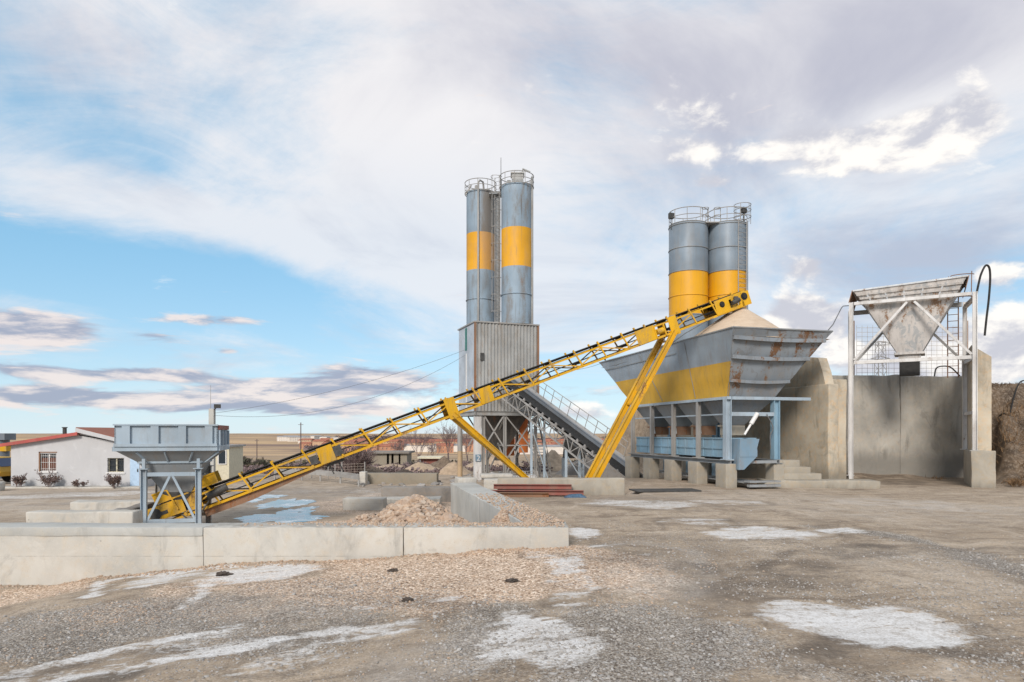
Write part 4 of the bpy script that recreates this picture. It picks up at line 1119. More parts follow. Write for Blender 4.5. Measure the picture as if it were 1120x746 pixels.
# drive head: side plates with bearings and pulleys
mb = MB()
for t in (-HW - .06, HW + .03):
    sA, sB = s_at(774), CLEN + .12
    mb.obox(cv_(sA, t, -.62), AX * (sB - sA), TR * .03, NR * .13); mb.obox(cv_(sA, t, -.12), AX * (sB - sA - .2), TR * .03, NR * .16)
    for q, w_ in ((0, .34), (.85, .12), (1.35, .1), (sB - sA - .62, .62)): mb.obox(cv_(sA + q, t - .004, -.6), AX * w_, TR * .03, NR * .6)
    mb.obox(cv_(sA + .1, t - .008, -.58), AX * .62, TR * .034, NR * .55)
mb.build('head_plate', M['yel'], con)
mb = MB()
for s, r_ in ((s_at(781), .13), (CLEN - .16, .16)):
    mb.tube([cv_(s, -HW - .09, -.2), cv_(s, HW + .07, -.2)], r_, 20); mb.disc(cv_(s, -HW - .1, -.2), TR, .1, .06, 12)
mb.build('pulley', M['rubber'], con)
mb = MB(); s = s_at(792); mb.tube([cv_(s - .1, -HW - .16, -.3), cv_(s + .3, -HW - .16, -.26)], .10, 12); mb.box(cv_(s + .15, -HW - .15, -.15), (.16, .14, .14)); mb.build('drive_motor', M['dark'], con)
mb = MB(); s = s_at(762); mb.tube([cv_(s, -HW, -HH - .05), cv_(s - 1.2, -HW, -HH - .22), cv_(s - 2.0, -HW, -HH - .42), cv_(s - 2.2, -HW, -HH - .3), cv_(s - 2.3, -HW, -HH + .05)], .02, 6); mb.build('cable', M['wire'], con)
# the two pairs of legs
def legs(ptop, pfoot, zfoot, splay, wdt, col_hi):
    st_ = s_at(ptop)
    for t in (-1, 1):
        a = cv_(st_, t * (HW + .05), -HH + .05)
        # foot lies in the conveyor's own upright plane
        kf = s_at(pfoot); b = cv_(kf, 0, 0); b = Vector((b.x, b.y, 0)) + TR * t * (HW + splay); b.z = EYE - (522 - HZ) / F * b.y
        d_ = (b - a); 
        b = a + d_ * ((a.z - zfoot) / (a.z - b.z))
        mb = MB(); mb.ibeam(a, b, .16, wdt, .03, up=AX)
        lg = mb.build('support_leg', M['yel'], con)
        mb = MB(); g0 = cv_(st_ - .2, t * (HW + .065), -HH - .14); mb.obox(g0, AX * .42, TR * .02, NR * .82); mb.build('gusset', M['yel'], lg)
        mb = MB(); mb.box(b + Vector((0, 0, -.06)), (.5, .5, .2)); mb.build('foot_plate', M['yel'], lg)
    return st_
legs(488, 574, .15, -.36, .19, 0)
stl = legs(728, 648, .35, -.02, .24, 0)
mb = MB(); a = cv_(s_at(728), 0, -HH); b = cv_(s_at(648), 0, 0); b.z = EYE - (522 - HZ) / F * b.y
for f_ in (.06, .5):
    c = a.lerp(b, f_); mb.beam(c - TR * (HW + .0), c + TR * (HW + .0), .06)
mb.build('cross_bar', M['yel'], con)
# tail: loading box, skirt boards, feeder drive
sA, sB = s_at(175), s_at(242)
for t in (-HW - .1, HW + .06):
    mb = MB(); mb.obox(cv_(sA, t, .12), AX * (sB - sA), TR * .03, NR * .34); mb.beam(cv_(sA, t, .46), cv_(sB, t, .46), .07, .05, up=NR); mb.beam(cv_(sA, t, .12), cv_(sB, t, .12), .07, .05, up=NR)
    for q in (.6, 1.4): mb.beam(cv_(sA + q, t - .02, -.3), cv_(sA + q - .1, t - .02, .45), .08, .05, up=AX)
    mb.build('skirt_board', M['yel'], con)
mb = MB()
for t in (-HW - .09, HW + .06):
    mb.obox(cv_(-.25, t, -.45), AX * 1.35, TR * .03, NR * .5); mb.obox(cv_(1.25, t, -.5), AX * .42, TR * .03, NR * .62)
mb.obox(cv_(-.27, -HW - .06, -.43), AX * .03, TR * (2 * HW + .12), NR * .46); mb.build('tail_box', M['yel'], con)
mb = MB(); mb.tube([cv_(.15, -HW - .12, -.2), cv_(.15, HW + .1, -.2)], .2, 16); mb.obox(cv_(.05, -HW - .11, -.3), AX * .5, TR * .02, NR * .12); mb.tube([cv_(1.9, -HW - .1, -.25), cv_(2.6, -HW - .1, -.15)], .14, 10)
mb.tube([cv_(.9, -HW, -.5), cv_(1.1, -HW - .1, -.85), cv_(1.5, -HW - .15, -.7), cv_(1.9, -HW - .1, -.4)], .03, 6); mb.build('tail_drive', M['dark'], con)
# dirt tray under the low end
mb = MB(); mb.prism([cv_(1.6, -.36, -HH - .04), cv_(6.2, -.36, -HH - .04), cv_(6.0, -.36, -HH - .1), cv_(3.2, -.36, -HH - .32), cv_(1.6, -.36, -HH - .3)], TR * .72); mb.build('drip_tray', M['rust'], con)

# ------------------------------------------------------------------ feed hopper over the conveyor tail
R0 = Vector((-10.0, 23.2, 0))
def LQ(x, y, z): return R0 + V * x + U * y + Vector((0, 0, z))      # x: minus is to the left, y: away
fh = empty('feed_hopper', LQ(-1.65, 1.1, -.3), 'pale grey feed hopper on four legs over the low end of the yellow conveyor', 'hopper')
wF, dF = 3.15, 2.2; zR, zL, zK, zO = 3.28, 2.58, 2.02, .98
rim_ = [(-wF, 0), (0, 0), (0, dF), (-wF, dF)]
def inset(q, i): return [(q[0][0] + i, q[0][1] + i), (q[1][0] - i, q[1][1] + i), (q[2][0] - i, q[2][1] - i), (q[3][0] + i, q[3][1] - i)]
mb = MB()
for i in range(4):
    a, b = rim_[i], rim_[(i + 1) % 4]; p, q = LQ(*a, zL), LQ(*b, zL); nn = Vector((0, 0, 1)).cross((q - p).normalized())
    mb.obox(p, q - p, nn * .04, (0, 0, zR - zL))
mb.build('bin_side', M['bluegrey'], fh)
mb = MB()
for x in (-wF + .15, -wF + .42, -wF * .64 - .06, -wF * .355, -.42):
    pass
for x, w_ in ((-wF + .36, .24), (-wF + 1.22, .24), (-wF + 2.06, .24), (-wF + 2.88, .24)):
    mb = MB(); mb.obox(LQ(x - w_ / 2, -.085, zL - .02), V * w_, U * .08, (0, 0, zR - zL + .01)); mb.build('stiffener', M['bluegrey'], fh)
for y in (.12, .75, 1.4, 2.08):
    mb = MB(); mb.obox(LQ(.005, y - .06, zL), V * .07, U * .12, (0, 0, zR - zL - .17)); mb.build('stiffener', M['bluegrey'], fh)
mb = MB(); mb.beam(LQ(-wF - .02, -.05, zR + .0), LQ(.02, -.05, zR), .1, .05); mb.build('rim', M['bluegrey'], fh)
mb = MB(); mb.beam(LQ(-wF, -.06, zL + .03), LQ(0, -.06, zL + .03), .12, .1); mb.build('ledge', M['bluegrey'], fh)
mb = MB(); mb.obox(LQ(.004, .03, zR - .15), V * .05, U * (dF - .05), (0, 0, .15)); mb.build('rim_board', M['redsteel'], fh)
r2_ = inset(rim_, .02); k1 = [(-wF + .62, .36), (-.5, .36), (-.5, dF - .36), (-wF + .62, dF - .36)]; k2 = [(-wF + 1.3, .7), (-.95, .7), (-.95, dF - .7), (-wF + 1.3, dF - .7)]
mb = MB(); vs = [LQ(*p, zL - .16) for p in r2_] + [LQ(*p, zK) for p in k1] + [LQ(*p, zO) for p in k2]
mb.add(vs, [(0, 1, 5, 4), (1, 2, 6, 5), (2, 3, 7, 6), (3, 0, 4, 7), (4, 5, 9, 8), (5, 6, 10, 9), (6, 7, 11, 10), (7, 4, 8, 11), (0, 1, 2, 3)])
mb.build('hopper_bottom', M['under'], fh)
mb = MB()
for i in range(4): mb.beam(LQ(*rim_[i], zL - .09 - .003 * i), LQ(*rim_[(i + 1) % 4], zL - .09 - .003 * i), .14, .15)
for i in range(4): mb.beam(LQ(*k1[i], zK), LQ(*k1[(i + 1) % 4], zK), .07, .07)
for x in (-2.5, -1.65, -.8): mb.beam(LQ(x, .05, zL - .2), LQ(-1.6 + (x + 1.65) * .75, .36, zK + .02), .05, .1)
mb.beam(LQ(0, .1, zL - .2), LQ(-.5, .4, zK), .05, .1)
mb.build('base_frame', M['bluegrey'], fh)
xl_, xr_ = -2.30, -.62; yl, yr = .12, 2.02; zlt = 1.80
for x in (xl_, xr_):
    for y in (yl, yr):
        zb = z1(*LQ(x, y, 0).xy) - .05
        mb = MB(); mb.ibeam(LQ(x, y, zb), LQ(x, y, zlt), .18, .18, .02, up=V); mb.box(LQ(x, y, zlt + .015), (.3, .3, .03), .25); mb.obox(LQ(x - .05, y - .05, zlt), V * .1, U * .1, (0, 0, .35))
        mb.build('leg', M['bluegrey'] if y == yl else M['galv'], fh)
for y in (yl, yr):
    mb = MB()
    mb.beam(LQ(xl_ + .09, y, 1.63), LQ(xr_ - .09, y, 1.63), .1, .13); mb.beam(LQ(xl_ + .09, y, .06), LQ(xr_ - .09, y, .06), .1, .13)
    mb.beam(LQ(-1.50, y - .01, 1.58), LQ(xl_ + .12, y - .01, .12), .06, .075); mb.beam(LQ(-1.42, y - .01, 1.58), LQ(xr_ - .12, y - .01, .12), .06, .075)
    mb.build('brace_panel', M['bluegrey'] if y == yl else M['galv'], fh)
for x in (xl_, xr_):
    mb = MB(); mb.beam(LQ(x, yl + .1, 1.5), LQ(x, yr - .1, 1.5), .08, .1); mb.build('tie_beam', M['galv'], fh)
mb = MB(); mb.prism([LQ(-2.0, .7, .98), LQ(-.95, .7, .98), LQ(-1.1, .75, .72), LQ(-1.9, .75, .5)], U * .75); mb.build('outlet', M['dark'], fh)

# ------------------------------------------------------------------ batching tower
q0 = Vector((-2.68, 50.0, 0)); fx = Vector((4.62, 1.7, 0)).normalized(); fy = Vector((-fx.y, fx.x, 0)); WX, WY = 4.92, 4.3
zt_, zb_ = 11.15, 4.65; GT = -.42
def TQ(x, y, z): return q0 + fx * x + fy * y + Vector((0, 0, z))
tw = empty('batching_tower', TQ(WX / 2, WY / 2, GT), 'grey corrugated batching tower standing on a braced steel frame below the two tall silos', 'tower')
def corr(p, d, ln, nn, mat, z0, z1_, pitch=.25, amp=.075):
    n = int(ln / pitch) * 4; mb = MB(); vs = []
    for i in range(n + 1):
        s = ln * i / n; o = amp * (1 if (i % 4) in (1, 2) else 0)
        for z in (z0, z1_): vs.append(p + d * s + nn * o + Vector((0, 0, z)))
    mb.add(vs, [(2 * i, 2 * i + 2, 2 * i + 3, 2 * i + 1) for i in range(n)]); return mb.build('cladding', mat, tw)
corr(TQ(0, 0, 0), fx, WX, -fy, M['clad'], zb_, zt_); corr(TQ(0, 0, 0), fy, WY, -fx, M['clad_shade_blue'], zb_, zt_)
corr(TQ(WX, 0, 0), fy, WY, fx, M['clad'], zb_, zt_); corr(TQ(0, WY, 0), fx, WX, fy, M['clad'], zb_, zt_)
mb = MB(); mb.obox(TQ(.01, .01, zt_ - .05), fx * (WX - .02), fy * (WY - .02), (0, 0, .06)); mb.beam(TQ(-.1, -.06, zt_ + .03), TQ(WX + .12, -.06, zt_ + .03), .14, .1); mb.beam(TQ(-.06, -.1, zt_ + .035), TQ(-.06, WY + .1, zt_ + .035), .14, .1); mb.build('roof', M['galv'], tw)
mb = MB(); mb.beam(TQ(-.03, -.03, zb_), TQ(-.03, -.03, zt_), .14, .14, up=fx); mb.beam(TQ(WX + .03, -.03, zb_), TQ(WX + .03, -.03, zt_), .14, .14, up=fx); mb.build('corner_trim', M['rust'], tw)
mb = MB(); mb.obox(TQ(-.06, WY * .45, 9.3), fy * .5, -fx * .02, (0, 0, 1.7)); mb.build('green_strip', M['green'], tw)
mb = MB(); mb.obox(TQ(-.06, WY * .45, zb_ + .2), fy * .32, -fx * .02, (0, 0, 4.2)); mb.build('light_strip', M['whitepl'], tw)
mb = MB(); mb.obox(TQ(.35, -.12, 8.35), fx * .3, fy * .08, (0, 0, .55)); mb.build('vent', M['dark'], tw)
mb = MB()
for p, q in (((-.1, 0), (WX + .1, 0)), ((0, -.1), (0, WY + .1)), ((WX, -.1), (WX, WY + .1)), ((-.1, WY), (WX + .1, WY)), ((WX / 2, 0), (WX / 2, WY))):
    mb.ibeam(TQ(*p, zb_ - .17), TQ(*q, zb_ - .17), .2, .32, .03)
mb.build('floor_beam', M['clad'], tw)
mb = MB(); mb.obox(TQ(.2, .2, zb_ - .34), fx * (WX - .4), fy * (WY - .4), (0, 0, .05)); mb.build('floor_plate', M['dark'], tw)
# legs
mb = MB(); mb.obox(TQ(-.02, .02, GT - .1), fx * .5, fy * .4, (0, 0, zb_ - GT - .2)); pw = mb.build('leg', M['white'], tw); pw['label'] = 'wide white post of the tower'
mb = MB(); mb.tube([TQ(.05, WY, GT - .1), TQ(.05, WY, 1.6)], .2, 14); mb.tube([TQ(.05, WY, 1.6), TQ(.05, WY, zb_ - .3)], .2, 14, mi=1); pr_ = mb.build('leg', [M['rust_post'], M['galv']], tw); pr_['label'] = 'round rusty post of the tower'
for x, y in ((.65, .1), (2.3, .05), (WX - .15, .05), (WX - .1, WY - .1), (2.3, WY - .1)):
    mb = MB(); mb.ibeam(TQ(x, y, GT - .1), TQ(x, y, zb_ - .3), .2, .2, .025, up=fx); mb.build('leg', M['galv'], tw)
mb = MB()
def xb_(p, q): mb.beam(TQ(*p), TQ(*q), .09, .09)
for y in (.05, WY - .1):
    xb_((.7, y, 2.0), (2.2, y, zb_ - .35)); xb_((.7, y, zb_ - .35), (2.2, y, 2.0)); xb_((2.4, y, 1.0), (4.7, y, zb_ - .4)); xb_((2.4, y, zb_ - .4), (4.7, y, 1.6)); xb_((2.4, y, GT + .4), (3.5, y, 2.1)); xb_((3.5, y, 2.1), (4.7, y, GT + .4)); xb_((2.3, y, 2.1), (4.75, y, 2.1))
for x in (2.3, WX - .12):
    xb_((x, .1, 1.0), (x, WY - .2, zb_ - .4)); xb_((x, .1, zb_ - .4), (x, WY - .2, 1.0)); xb_((x, .1, 2.1), (x, WY - .1, 2.1))
mb.build('bracing', M['galv'], tw)
mb = MB(); t4 = [TQ(1.1, .8, zb_ - .33), TQ(4.4, .8, zb_ - .33), TQ(4.4, 3.6, zb_ - .33), TQ(1.1, 3.6, zb_ - .33)]; b4 = [TQ(2.3, 1.9, 1.6), TQ(3.0, 1.9, 1.6), TQ(3.0, 2.6, 1.6), TQ(2.3, 2.6, 1.6)]
mb.add(t4 + b4, [(0, 1, 5, 4), (1, 2, 6, 5), (2, 3, 7, 6), (3, 0, 4, 7), (4, 5, 6, 7)]); mb.tube([TQ(2.65, 2.25, 1.6), TQ(2.65, 2.25, .9)], .38, 14); mb.build('discharge_cone', M['cone'], tw)
mb = MB(); mb.obox(TQ(4.05, 1.6, 1.5), fx * .72, fy * .12, (0, 0, 2.85)); mb.build('orange_panel', M['orange'], tw)
mb = MB(); mb.obox(TQ(3.3, 3.9, 1.2), fx * 1.2, fy * .2, (0, 0, 2.2)); mb.build('orange_panel', M['orange'], tw)
# number plate on the white post
mb = MB(); mb.obox(TQ(.0, -.05, .95), fx * .42, fy * .06, (0, 0, .5)); nb_ = mb.build('number_plate', M['bluedk'], tw)
tc = bpy.data.curves.new('numeral', 'FONT'); tc.body = '2'; tc.size = .55; tc.extrude = .006; tc.align_x = 'CENTER'
to = bpy.data.objects.new('numeral_tmp', tc); COL.objects.link(to); bpy.context.view_layer.update()
dg = bpy.context.evaluated_depsgraph_get(); tm = bpy.data.meshes.new_from_object(to.evaluated_get(dg)); bpy.data.objects.remove(to)
num = bpy.data.objects.new('numeral', tm); COL.objects.link(num); tm.materials.append(M['whitepl'])
num.parent = nb_; num.location = TQ(.21, -.062, 1.0) - ORG['batching_tower']; num.rotation_euler = (R(90), 0, math.atan2(fx.y, fx.x))
# stair at the back right
mb = MB(); s0, s1 = TQ(5.5, .8, GT), TQ(5.3, 3.2, zb_)
stv = (s1 - s0)
for o_ in (0, .85): mb.beam(s0 + fx * o_, s1 + fx * o_, .07, .2)
for k in range(20):
    c = s0 + stv * ((k + .5) / 20); mb.obox(c - fy * .12, fx * .85, fy * .26, (0, 0, .05))
for o_ in (0, .85):
    mb.tube([s0 + fx * o_ + Vector((0, 0, .9)), s1 + fx * o_ + Vector((0, 0, .9))], .03, 6)
    for k in range(0, 21, 5): c = s0 + stv * (k / 20) + fx * o_; mb.tube([c, c + Vector((0, 0, .9))], .025, 6)
mb.obox(TQ(5.0, 3.0, zb_ - .05), fx * 1.3, fy * 1.2, (0, 0, .06))
mb.build('stair', M['galv'], tw)

# the two silos on the tower
def ring(c, r, z, n=40): return [(c[0] + r * math.cos(2 * math.pi * k / n), c[1] + r * math.sin(2 * math.pi * k / n), z) for k in range(n)]
def rail(parent, c, r, z0, h, mat, posts_=10, rr=.03):
    mb = MB(); mb.tube(ring(c, r, z0 + h), rr, 6, True); mb.tube(ring(c, r, z0 + h * .5), rr * .8, 6, True); mb.tube(ring(c, r, z0), rr, 6, True)
    for k in range(posts_):
        a = 2 * math.pi * (k + .3) / posts_; p = Vector((c[0] + r * math.cos(a), c[1] + r * math.sin(a), z0)); mb.tube([p - Vector((math.cos(a) * .25, math.sin(a) * .25, .1)), p, p + Vector((0, 0, h))], rr * .8, 5)
    return mb.build('guard_rail', mat, parent)
def ladder(parent, base, side, out, z0, z1_, w=.42, cage=None, mat=None, step=.3):
    mat = mat or M['galv']; mb = MB()
    for s in (-1, 1): mb.tube([base + side * s * w / 2 + Vector((0, 0, z0)), base + side * s * w / 2 + Vector((0, 0, z1_))], .03, 6)
    for z in np.arange(z0 + .2, z1_, step): mb.tube([base - side * w / 2 + Vector((0, 0, z)), base + side * w / 2 + Vector((0, 0, z))], .016, 5)
    ld = mb.build('ladder', mat, parent)
    if cage:
        mb = MB()
        for z in np.arange(z0 + 1.2, z1_ + .01, cage):
            mb.tube([base + side * .42 * math.cos(a) + out * .62 * math.sin(a) + Vector((0, 0, z)) for a in np.linspace(0, math.pi, 9)], .022, 5)
        for a in (.5, 1.57, 2.64): mb.tube([base + side * .42 * math.cos(a) + out * .62 * math.sin(a) + Vector((0, 0, z)) for z in (z0 + 1.2, z1_)], .016, 5)
        mb.build('cage', mat, ld)
    return ld
def tower_silo(cx, cy, r, ztop, y0, y1, name_label, dusty):
    c = (cx, cy); o = empty('tall_silo', (cx, cy, zt_), name_label, 'silo', 'two tall silos on the batching tower')
    mb = MB(); z0 = zt_ + .02
    prof = [(r, 0), (r, y0 - z0), (r, y1 - z0), (r, ztop - z0), (r * .97, ztop - z0 + .12), (.01, ztop - z0 + .3)]
    mb.lathe((cx, cy, z0), prof, 48, [0, 1, 0, 0, 0]); mb.build('shell', [M['silo_dust'], M['yel_dust']] if dusty else [M['silo_old'], M['yel_old']], o)
    for z in (z0 + .12, z0 + 2.35):
        mb = MB(); mb.tube(ring(c, r + .015, z, 48), .045, 6, True); mb.build('hoop', M['silo_old'], o)
    rail(o, c, r + .12, ztop + .05, .85, M['galv'])
    return o
silA = tower_silo(-2.5, 54.3, 1.12, 21.94, 15.82, 18.74, 'left tall grey silo with yellow band, dusty brown down its right side', True)
silB = tower_silo(.36, 52.3, 1.18, 21.74, 15.59, 18.53, 'right tall grey silo with yellow band, a filter box on its top', False)
mb = MB(); p = Vector((-2.5 - .12, 54.3 - 1.22, 0)); mb.tube([p + Vector((0, 0, zt_)), p + Vector((0, 0, 22.5)), p + Vector((.12, .2, 22.75)), p + Vector((.35, .45, 22.7)), p + Vector((.4, .6, 22.2))], .075, 10); mb.build('fill_pipe', M['galv'], silA)
mb = MB()
for a in (.3, 1.3, 4.2): mb.tube([(-2.5 + .6 * math.cos(a), 54.3 + .6 * math.sin(a), 21.95), (-2.5 + .6 * math.cos(a), 54.3 + .6 * math.sin(a), 22.5)], .14, 8)
mb.beam((-3.65, 53.8, 21.8), (-3.2, 53.8, 22.55), .1); mb.build('vent_cap', M['galv'], silA)
p = Vector((.36 + 1.17, 52.3 - .38, 0)); mb = MB(); mb.tube([p + Vector((0, 0, zt_)), p + Vector((0, 0, 22.5))], .09, 10); mb.tube([p + Vector((-.16, -.1, 0)) + Vector((0, 0, zt_)), p + Vector((-.16, -.1, 22.2))], .04, 6); mb.build('fill_pipe', M['clad'], silB)
mb = MB(); c = Vector((.42, 52.3, 21.95)); mb.obox(c + Vector((-.45, -.5, 0)), (.9, 0, 0), (0, .9, 0), (0, 0, .75)); mb.obox(c + Vector((-.52, -.57, .752)), (1.04, 0, 0), (0, 1.04, 0), (0, 0, .12)); mb.tube([c + Vector((.35, -.2, .85)), c + Vector((.4, -.25, 1.2)), c + Vector((.95, -.3, .95))], .07, 8); mb.obox(c + Vector((-.8, -.4, -.05)), (.3, 0, 0), (0, .3, 0), (0, 0, .35)); mb.build('filter_box', M['clad'], silB)
tow = Vector((0, -1, 0)); lbse = Vector((-1.12, 52.75, 0)); sd_ = Vector((.82, -.57, 0)).normalized(); ot = Vector((-sd_.y, sd_.x, 0)); ot = -ot if ot.y > 0 else ot
ladder(silB, lbse, sd_, ot, zt_, 22.8, .5, 1.3, M['galv'])
mb = MB(); mb.tube([(-1.12, 53.3, zt_), (-1.12, 53.3, 21.85)], .2, 10); mb.box((-1.12, 53.2, 21.55), (1.3, .9, .08)); mb.build('walkway_post', M['under'], silB)
mb = MB(); mb.tube([(-.85, 52.5, 21.5), (-.85, 52.5, 24.2)], [.03, .018], 6); mb.build('antenna', M['dark'], silB)

# ------------------------------------------------------------------ inclined grey conveyor from the hopper to the tower
I0 = Vector((6.75, 38.6, .55)); I1 = Vector((-.55, 49.75, 6.85)); ia = (I1 - I0); IL = ia.length; ia.normalize(); it = Vector((-ia.y, ia.x, 0)).normalized()
if it.y < 0: it = -it
inr = ia.cross(it); inr = inr if inr.z > 0 else -inr
def IQ(s, t, h): return I0 + ia * s + it * t + inr * h      # t minus: side towards the camera
ic = empty('inclined_conveyor', IQ(IL * .45, 0, 0) * 1 - Vector((0, 0, 2.5)), 'grey inclined belt conveyor with handrail climbing from the hopper piers into the tower', 'conveyor')
mb = MB(); mb.obox(IQ(0, .5, -.1), ia * IL, it * .03, inr * .36); mb.beam(IQ(0, .5, .27), IQ(IL, .5, .27), .1, .05, up=inr); mb.build('side_plate', M['grey'], ic)
mb = MB(); mb.obox(IQ(0, -.45, .0), ia * IL, it * .9, inr * .02); mb.obox(IQ(0, -.45, -.3), ia * IL, it * .9, inr * .02); mb.build('belt', M['rubber'], ic)
mb = MB()
for t in (-.55, .52):
    mb.beam(IQ(0, t, -.12), IQ(IL, t, -.12), .08, .1, up=inr); mb.beam(IQ(1.0, t, -.95), IQ(IL, t, -.95), .08, .09, up=inr)
    k = 0
    for s in np.arange(1, IL - .8, .8):
        mb.beam(IQ(s, t, -.12), IQ(s, t, -.95), .05, .05, up=ia)
        mb.beam(IQ(s, t, -.95 if k % 2 else -.12), IQ(s + .8, t, -.12 if k % 2 else -.95), .045, .045, up=inr); k += 1
mb.build('truss', M['galv'], ic)
for s in np.arange(.5, IL - .3, .8):
    mb = MB(); mb.tube([IQ(s, -.56, .06), IQ(s, -.2, -.08)], .07, 8); mb.tube([IQ(s, -.2, -.08), IQ(s, .45, -.08)], .07, 8); mb.tube([IQ(s, -.54, -.3), IQ(s, .45, -.3)], .06, 8); mb.beam(IQ(s + .02, -.57, -.16), IQ(s + .12, -.59, .14), .05, .1, up=ia, mi=1); mb.beam(IQ(s + .3, -.57, -.16), IQ(s + .12, -.59, .14), .04, .07, up=ia, mi=1); mb.build('idler', [M['dark'], M['bracket']], ic)
mb = MB(); h0 = 1.2
mb.tube([IQ(2.0, .95, h0), IQ(IL, .95, h0)], .024, 6); mb.tube([IQ(2.0, .95, h0 - .4), IQ(IL, .95, h0 - .4)], .022, 6)
for s in np.arange(2.0, IL, 1.0): mb.tube([IQ(s, .95, .2), IQ(s, .95, h0)], .024, 5)
mb.build('handrail', M['galv'], ic)
mb = MB(); mb.obox(IQ(1.5, .55, .15), ia * (IL - 1.5), it * .6, inr * .05); mb.build('walkway', M['galv'], ic)
for s in (5.4, 9.6):
    mb = MB()
    for t in (-.55, .52):
        p = IQ(s, t, -1.0); mb.beam(p, Vector((p.x, p.y, z1(p.x, p.y) - .1)), .16, .16); 
    p = IQ(s, 0, -1.0); mb.beam(IQ(s, -.55, -1.2), Vector((IQ(s, .52, 0).x, IQ(s, .52, 0).y, z1(p.x, p.y) + .3)), .07); mb.build('trestle', M['bluegrey'], ic)
# concrete ramp at its foot
mb = MB(); p = IQ(-.6, -.75, 0); 
mb.prism([IQ(-.9, -.8, .1) , IQ(2.6, -.8, .12), Vector((*IQ(2.6, -.8, 0).xy, -.5)), Vector((*IQ(-.9, -.8, 0).xy, -.5))], it * .18); mb.prism([IQ(-.9, .7, .1) , IQ(2.6, .7, .12), Vector((*IQ(2.6, .7, 0).xy, -.5)), Vector((*IQ(-.9, .7, 0).xy, -.5))], it * .18)
mb.build('ramp_wall', M['conc_dark'], None, 'sloping concrete side walls round the foot of the grey inclined conveyor', 'concrete wall')

# ------------------------------------------------------------------ pair of round silos behind the hopper
def short_silo(px, label, lamp):
    Y = 46.0; cx = P(px, 0, Y).x; r = 1.29; zt2 = 16.88; c = (cx, Y)
    o = empty('round_silo', (cx, Y, .3), label, 'silo', 'two round silos behind the big hopper')
    mb = MB(); prof = [(.35, 3.2), (r, 5.4), (r, 10.84), (r, 13.72), (r, zt2), (r * .96, zt2 + .1), (.01, zt2 + .28)]
    mb.lathe((cx, Y, 0), prof, 56, [0, 0, 1, 0, 0, 0]); mb.build('shell', [M['silo'], M['yel_silo']], o)
    for z, m_ in ((15.27, 0), (13.72, 0), (12.12, 1), (10.84, 0), (9.0, 0), (5.4, 0), (16.83, 0)):
        mb = MB(); mb.tube(ring(c, r + .01, z, 56), .035, 6, True); mb.build('hoop', [M['under'], M['yel_old']][m_], o)
    rail(o, c, r - .02, zt2 + .08, .9, M['galv'], 9, .028)
    for k in range(4):
        a = math.pi / 4 + k * math.pi / 2; p = Vector((cx + (r - .1) * math.cos(a), Y + (r - .1) * math.sin(a), 0)); mb = MB(); mb.beam(p + Vector((0, 0, .2)), p + Vector((0, 0, 6.2)), .24); mb.build('leg', M['silo'], o)
    mb = MB(); mb.tube([lamp + Vector((0, 0, -.6)), lamp + Vector((0, 0, .3))], .03, 6); mb.box(lamp + Vector((0, -.05, .3)), (.32, .25, .36), .4); mb.build('floodlight', M['dark'], o)
    return o, c, r, zt2
sl, cl_, r_, z_ = short_silo(753, 'left of the two round silos behind the hopper, its yellow part showing lower', Vector((P(734, 0, 45.6).x, 45.6, 17.2)))
sr, cr_, r_, z_ = short_silo(795.5, 'right of the two round silos behind the hopper, with a ladder down its front', Vector((P(813, 0, 45.2).x, 45.2, 17.45)))
lb_ = Vector((cr_[0] + .55, cr_[1] - 1.42, 0)); ladder(sr, lb_, Vector((.95, .2, 0)).normalized(), Vector((.2, -.95, 0)), 10.5, 17.0, .6, None, M['galv'])
mb = MB(); mb.tube([Vector((cr_[0] + 1.0, cr_[1] - 1.0, 8.0)), Vector((cr_[0] + 1.0, cr_[1] - 1.0, 17.0))], .06, 8); mb.build('fill_pipe', M['silo'], sr)
mb = MB(); pc = Vector((cr_[0] + .85, cr_[1] - .5, 16.95))
for z in (.45, .9, 1.25): mb.tube([pc + Vector((.55 * math.cos(a), .55 * math.sin(a), z)) for a in np.linspace(0, 2 * math.pi, 14, endpoint=False)], .024, 5, True)
for a in np.linspace(0, 2 * math.pi, 6, endpoint=False): mb.tube([pc + Vector((.55 * math.cos(a), .55 * math.sin(a), 0)), pc + Vector((.55 * math.cos(a), .55 * math.sin(a), 1.25))], .02, 5)
mb.build('landing_rail', M['galv'], sr)
mb = MB(); mid_ = Vector(((cl_[0] + cr_[0]) / 2, 45.2, 0)); mb.box(mid_ + Vector((0, .3, 16.9)), (.9, 1.2, .06))
for z in (.5, 1.0):
    for s in (-.4, .4): mb.tube([mid_ + Vector((s + .22 * math.cos(a), .22 * math.sin(a), 16.9 + z)) for a in np.linspace(0, 2 * math.pi, 12, endpoint=False)], .024, 5, True)
for s in (-.6, -.2, .2, .6): mb.tube([mid_ + Vector((s, 0, 16.9)), mid_ + Vector((s, 0, 17.9))], .022, 5)
mb.build('bridge', M['galv'], sl)
# ------------------------------------------------------------------ white house on the left
HY = 43.0; HG = -.42
def hx(px): return (px - 560) / F * HY
x0, x1 = hx(12), hx(156); xr = hx(88)
def hz_(py): return EYE - (py - HZ) / F * HY
DPT = 9.0
ho = empty('house', ((x0 + x1) / 2, HY + DPT / 2, HG), 'low white rendered house with red edged roof and two barred windows', 'house')
mb = MB()
zl, zr_, zR2 = hz_(487), hz_(475.5), hz_(487)
poly = [(x0, HY, HG - .2), (x1, HY, HG - .2), (x1, HY, zR2), (xr, HY, zr_), (x0, HY, zl)]
